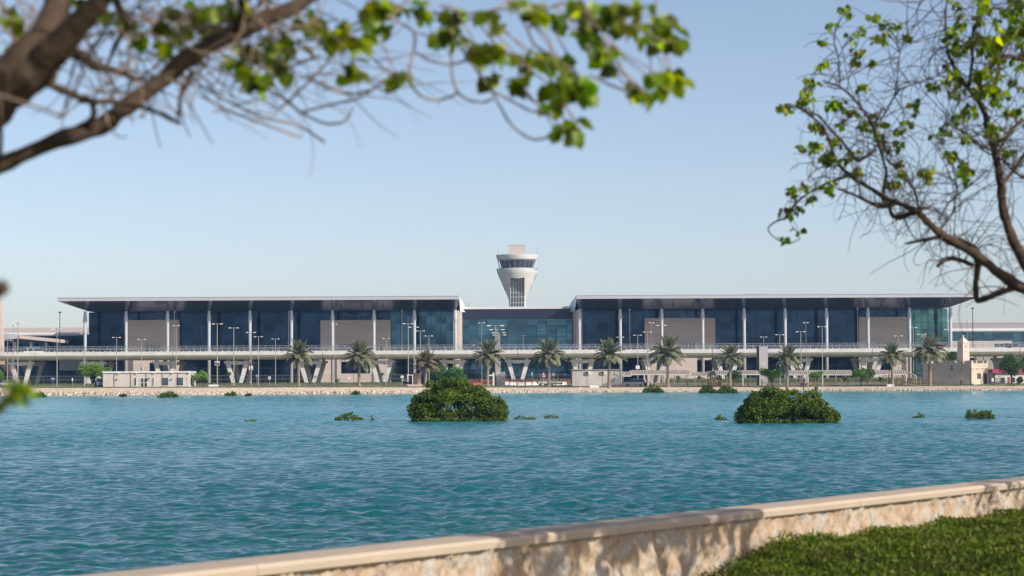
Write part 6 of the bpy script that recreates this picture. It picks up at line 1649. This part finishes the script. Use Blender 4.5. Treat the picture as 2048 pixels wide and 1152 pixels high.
# the leaves hanging close to the lens at far left
Yn = 6.0; T.branch([(-260, 560, 6.2, 22), (-90, 660, 6.0, 12), (-20, 700, 6.0, 8), (20, 735, 6.0, 6), (35, 760, 6.0, 4)], thin=True, n=20)
for (px, py, n) in [(33, 765, 5), (48, 768, 4), (40, 778, 5), (30, 788, 4), (36, 798, 2), (56, 785, 1), (2, 798, 2)]: T.cluster(at(px, py, Yn), 12 * MP(Yn), int(n * 2.2), 26 * MP(Yn))
T.finish(rootL)

# ---- right tree
T = Tree(33); rng = T.rng
g1 = Vector((X(2480, 20), 20.0, GZ0))
rootR = thing('sparse_tree', 'sparse near tree with bare curling twigs and few leaves reaching in from the right', 'tree', g1)
T.branch([(2480, 1300, 20, 95), (2440, 900, 20, 88), (2330, 720, 20, 50), (2200, 650, 20, 32), (2120, 612, 20, 27), (2046, 578, 20, 23), (2000, 548, 20, 20), (1957, 512, 20, 17), (1915, 488, 20, 16), (1878, 468, 20, 14), (1855, 444, 20, 12), (1839, 424, 20, 11), (1810, 410, 20.1, 10), (1775, 400, 20.2, 8), (1754, 385, 20.2, 8), (1706, 356, 20.3, 7), (1677, 332, 20.3, 6), (1665, 306, 20.3, 5), (1652, 260, 20.3, 5), (1635, 240, 20.3, 4), (1610, 225, 20.3, 3.5), (1593, 212, 20.3, 3)], n=110, side=10)
T.branch([(2440, 900, 20, 60), (2330, 800, 20.2, 45), (2180, 690, 20.3, 30), (2100, 600, 20.4, 22), (2050, 530, 20.5, 19), (2025, 477, 20.5, 17), (2007, 427, 20.5, 16), (2002, 374, 20.5, 15), (1996, 330, 20.5, 14), (1992, 312, 20.5, 13), (1981, 272, 20.5, 12), (1970, 223, 20.5, 11), (1953, 195, 20.5, 10), (1924, 160, 20.5, 8), (1905, 130, 20.5, 6), (1895, 105, 20.5, 5), (1890, 50, 20.5, 4), (1895, -20, 20.5, 3)], n=100, side=10)
for pts in [[(1957, 518, 16), (1957, 530, 12), (1951, 565, 10), (1952, 604, 10), (1985, 592, 10), (2022, 577, 11), (2048, 578, 12)],
            [(1945, 530, 8), (1913, 517, 8), (1890, 518, 9), (1875, 532, 6)], [(1957, 512, 11), (1950, 495, 10), (1920, 482, 9), (1900, 478, 8)],
            [(1878, 474, 9), (1862, 477, 7), (1840, 482, 5), (1813, 487, 4)], [(1839, 424, 9), (1822, 427, 9), (1797, 436, 10), (1783, 432, 8), (1779, 412, 6)],
            [(1790, 408, 9), (1765, 412, 8), (1745, 408, 7), (1718, 394, 5), (1690, 382, 4), (1674, 377, 3)], [(1698, 352, 5), (1665, 362, 4), (1642, 372, 4), (1615, 388, 4), (1597, 400, 4), (1585, 415, 5), (1574, 436, 5), (1560, 440, 3), (1548, 444, 3), (1531, 458, 2.5), (1550, 477, 2), (1577, 489, 2), (1600, 478, 1.6)],
            [(1766, 400, 7), (1768, 372, 6), (1774, 345, 6), (1767, 322, 5), (1758, 292, 5), (1750, 262, 5), (1738, 238, 5), (1718, 209, 4), (1700, 190, 4), (1683, 175, 4), (1665, 168, 3), (1646, 162, 2.5)],
            [(1680, 170, 3), (1679, 140, 3), (1677, 112, 3), (1669, 92, 2.5), (1669, 60, 2), (1688, 28, 2)], [(1752, 300, 5), (1716, 325, 5), (1697, 300, 5), (1678, 275, 4), (1652, 249, 4), (1640, 232, 4), (1622, 226, 3), (1593, 212, 3)],
            [(1750, 262, 4), (1765, 235, 4), (1778, 212, 4), (1790, 190, 4), (1805, 175, 3), (1840, 165, 2.5), (1880, 150, 2)], [(1790, 193, 3), (1795, 150, 2.5), (1800, 100, 2), (1830, 50, 1.5), (1838, 5, 1)],
            [(1953, 195, 8), (1960, 160, 6), (1985, 130, 7), (2016, 110, 8), (2060, 125, 9), (2110, 150, 12)], [(1937, 175, 5), (1945, 120, 5), (1945, 60, 6), (1960, 30, 6), (1975, -15, 6)], [(1968, 25, 5), (1990, 15, 4), (2020, 25, 4), (2060, 40, 4)],
            [(2002, 370, 8), (2025, 345, 6), (2040, 320, 6), (2055, 300, 6)], [(2055, 360, 7), (2030, 345, 4), (2005, 320, 4)], [(1993, 315, 6), (2005, 290, 6), (2020, 262, 7), (2045, 240, 8)], [(1980, 300, 5), (1950, 285, 4), (1925, 262, 3), (1890, 245, 3)],
            [(1878, 440, 4), (1900, 400, 4), (1930, 380, 3), (1975, 340, 3)], [(1839, 424, 5), (1830, 380, 5), (1800, 345, 4), (1775, 320, 4)], [(1677, 332, 4), (1640, 335, 3), (1625, 345, 3), (1615, 360, 2)], [(1880, 460, 4), (1905, 430, 4), (1915, 380, 3), (1905, 330, 3)]]:
    T.branch([(x, y, 20.3 + .3 * math.sin(x * .05), w) for x, y, w in pts], thin=pts[0][2] < 5, n=len(pts) * 5, side=8)
def inR(px, py):
    # inside the crown outline of the photo
    lim = np.interp(py, [0, 60, 150, 230, 330, 420, 480, 560], [1700, 1640, 1600, 1575, 1590, 1640, 1800, 1960]); return px > lim
nb = 0
N0 = np.array(T.nodes); 
while nb < 540:
    i = rng.integers(len(N0)); p = N0[i]
    px = 1024 + p[0] / p[1] * FPX; py = 757 - (p[2] - CAMZ) / p[1] * FPX
    if px > 2090 or not inR(px, py): continue
    u = rand_unit(rng, 1)[0] * np.array([1, .8, 1]) + np.array([-.1, 0, .7 if py > 250 else .3])
    k_ = .45 if px < 1700 else .8
    if px < 1720 and rng.uniform() < .6: continue
    q = T.whip(p, u, rng.uniform(.25, 1.0) * k_, rng.uniform(.003, .0052), 1.3, n=12, grav=-.3)
    if rng.uniform() < .6:
        w = q[rng.integers(4, 10)]; T.whip(w, rand_unit(rng, 1)[0], rng.uniform(.15, .5), .0022, 1.4, n=9)
    nb += 1
CR = [(690, 90), (650, 60), (550, 190), (575, 175), (510, 285), (865, 120), (890, 110), (760, 190), (775, 215), (930, 165), (970, 160), (985, 190), (1030, 185), (900, 260), (930, 230), (925, 290), (880, 270), (705, 250), (710, 285), (1115, 260), (1100, 250), (740, 350), (730, 390), (740, 430), (770, 350), (500, 440), (480, 455), (530, 430), (870, 430), (850, 420), (415, 560), (440, 590), (400, 620), (380, 680), (410, 690), (360, 710), (385, 650), (220, 735), (275, 740), (265, 770), (225, 765), (800, 600), (780, 610), (620, 690), (600, 740), (570, 710), (650, 720), (550, 740), (1290, 620), (1270, 600), (1150, 710), (1145, 780), (1160, 730), (740, 780), (700, 770), (860, 800), (800, 860), (850, 840), (840, 900), (900, 930), (890, 970), (950, 860), (780, 880), (1080, 850), (1110, 860), (630, 840), (640, 860), (1040, 910), (1060, 900), (460, 880), (480, 905), (430, 870), (460, 990), (480, 1010), (445, 1030), (600, 980), (620, 1000), (575, 975), (370, 1030), (550, 1070), (570, 1100), (530, 1110), (720, 1080), (680, 1100), (1030, 1020), (1040, 1000), (960, 1020), (1340, 880), (1360, 910), (1350, 950), (1330, 1000), (1300, 950), (1400, 1090), (1420, 1070), (1450, 75), (1470, 110), (1420, 230), (1440, 260), (1450, 300), (1410, 340), (1440, 370), (1380, 290), (1490, 330), (1470, 170), (1560, 250), (1590, 260), (1550, 290), (1530, 300), (1650, 260), (1640, 330), (1690, 280), (1720, 330), (1660, 370), (1700, 380), (1800, 90), (1850, 110), (1790, 60), (1830, 150), (1880, 60), (1870, 140), (1790, 230), (1830, 240), (1870, 300), (1890, 270), (1420, 510), (1450, 540), (1460, 580), (1430, 500), (1470, 640), (1410, 630), (1440, 660), (1590, 500), (1600, 540), (1680, 500), (1720, 480), (1760, 530), (1730, 540), (1670, 590), (1690, 640), (1760, 640), (1800, 660), (1720, 700), (1720, 730), (1440, 800), (1480, 810), (1520, 770), (1560, 790), (1450, 850), (1540, 740), (1780, 750), (1790, 790), (1880, 760), (1870, 800), (1690, 880), (1720, 900), (1740, 950), (1670, 930), (1660, 870), (1510, 950), (1520, 990), (1830, 1050), (1780, 1060), (1500, 1140), (1470, 1140), (1850, 420), (1880, 480), (1900, 440), (1820, 560), (1900, 610)]
CR += [(rng.uniform(1330, 1900), rng.uniform(0, 620)) for _ in range(22)] + [(rng.uniform(1600, 1900), rng.uniform(0, 420)) for _ in range(12)]
CR = [(1500 + x / 3.491, y / 3.491) for x, y in CR] + [(1500 + x / 3.389, 300 + y / 3.389) for x, y in [(280, 250), (300, 290), (270, 270), (310, 260), (370, 240), (410, 320), (400, 335), (540, 230), (550, 280), (530, 260), (500, 250), (270, 390), (310, 410), (340, 390), (230, 405), (270, 440), (330, 550), (240, 600), (1180, 140), (1210, 130), (1200, 180), (1220, 160), (1170, 165), (1450, 110), (1480, 150), (1460, 180), (1490, 130), (1440, 140), (1010, 90), (1040, 140), (1020, 150), (940, 220), (970, 200), (980, 230), (950, 240), (730, 120), (740, 150), (700, 20), (540, 30), (520, 60), (550, 60), (1360, 20), (1380, 45), (1340, 30), (900, 350), (930, 345), (640, 50), (1740, 20)]]
for (px, py) in CR:
    Yc = 20.3 + rng.uniform(-.6, .6); c = at(px, py, Yc); T.connect(c, .0028, (0, 0, -.15))
    T.cluster(c, 10 * MP(Yc), int(rng.integers(5, 10)), 13.5 * MP(Yc))
for i in range(40):   # leafy part of the crown beyond the top right of the frame
    px = rng.uniform(1950, 2350); py = rng.uniform(-160, 200); c = at(px, py, 20 + rng.uniform(-1.5, 1.5)); T.connect(c, .004); T.cluster(c, .09, 12, .085)
for i in range(170):   # its lower boughs right of the frame, over the wall
    a = rng.uniform(4.9, 9.6); w = WA + WD * a; t = rng.uniform(5.6, 8.5); c = np.array((w.x, w.y, WT + rng.normal() * .22)) + t * np.array(sv)
    T.connect(c, .004); T.cluster(c, .17, 12, .1)
for i in range(36):   # boughs whose shade lies in patches on the lawn
    a = rng.uniform(8.6, 15.5); w = WA + WD * a + WN * rng.uniform(.3, 3.4); t = rng.uniform(5.5, 8.5); c = np.array((w.x, w.y, GZ0)) + t * np.array(sv)
    if c[0] < .225 * c[1]: continue
    T.connect(c, .004); T.cluster(c, .2, 14, .1)
T.finish(rootR, dark_twig_m)
T = Tree(41); rng = T.rng
g2 = Vector((13.4, 26.5, GZ0)); rootS = thing('shade_tree', 'leafy tree standing right of the frame whose shade falls on the wall end', 'tree', g2)
T.limb.tube([tuple(g2), (13.3, 26.5, 3.2), (12.6, 26.6, 4.4), (11.4, 26.8, 5.2)], [.16, .13, .08, .03], 8); T.nodes += [(13.3, 26.5, 3.2), (12.6, 26.6, 4.4), (11.4, 26.8, 5.2)]; T.rad += [.1] * 3
for i in range(150):
    u = rand_unit(rng, 1)[0]; c = (11.9 + u[0] * 2.4, 26.8 + u[1] * 2.2, 4.9 + u[2] * 1.2); T.connect(c, .006); T.cluster(c, .22, 14, .1)
T.finish(rootS, dark_twig_m)
# ================================================================== air
def haze():
    mb = MB(); mb.box(-1650, 1650, -300, 1900, -2.4, 63)
    m = D.materials.new('haze_air'); m.use_nodes = True; n = m.node_tree.nodes; n.remove(n['Principled BSDF'])
    v = n.new('ShaderNodeVolumePrincipled'); v.inputs['Color'].default_value = (.3, .56, 1, 1); v.inputs['Density'].default_value = HAZE; v.inputs['Anisotropy'].default_value = 0.2
    m.node_tree.links.new(v.outputs[0], n['Material Output'].inputs['Volume'])
    o = mb.build('haze', m); tag(o, 'thin pale blue haze in the air over the lagoon', 'haze', kind='stuff')
HAZE = 0.0001
haze()
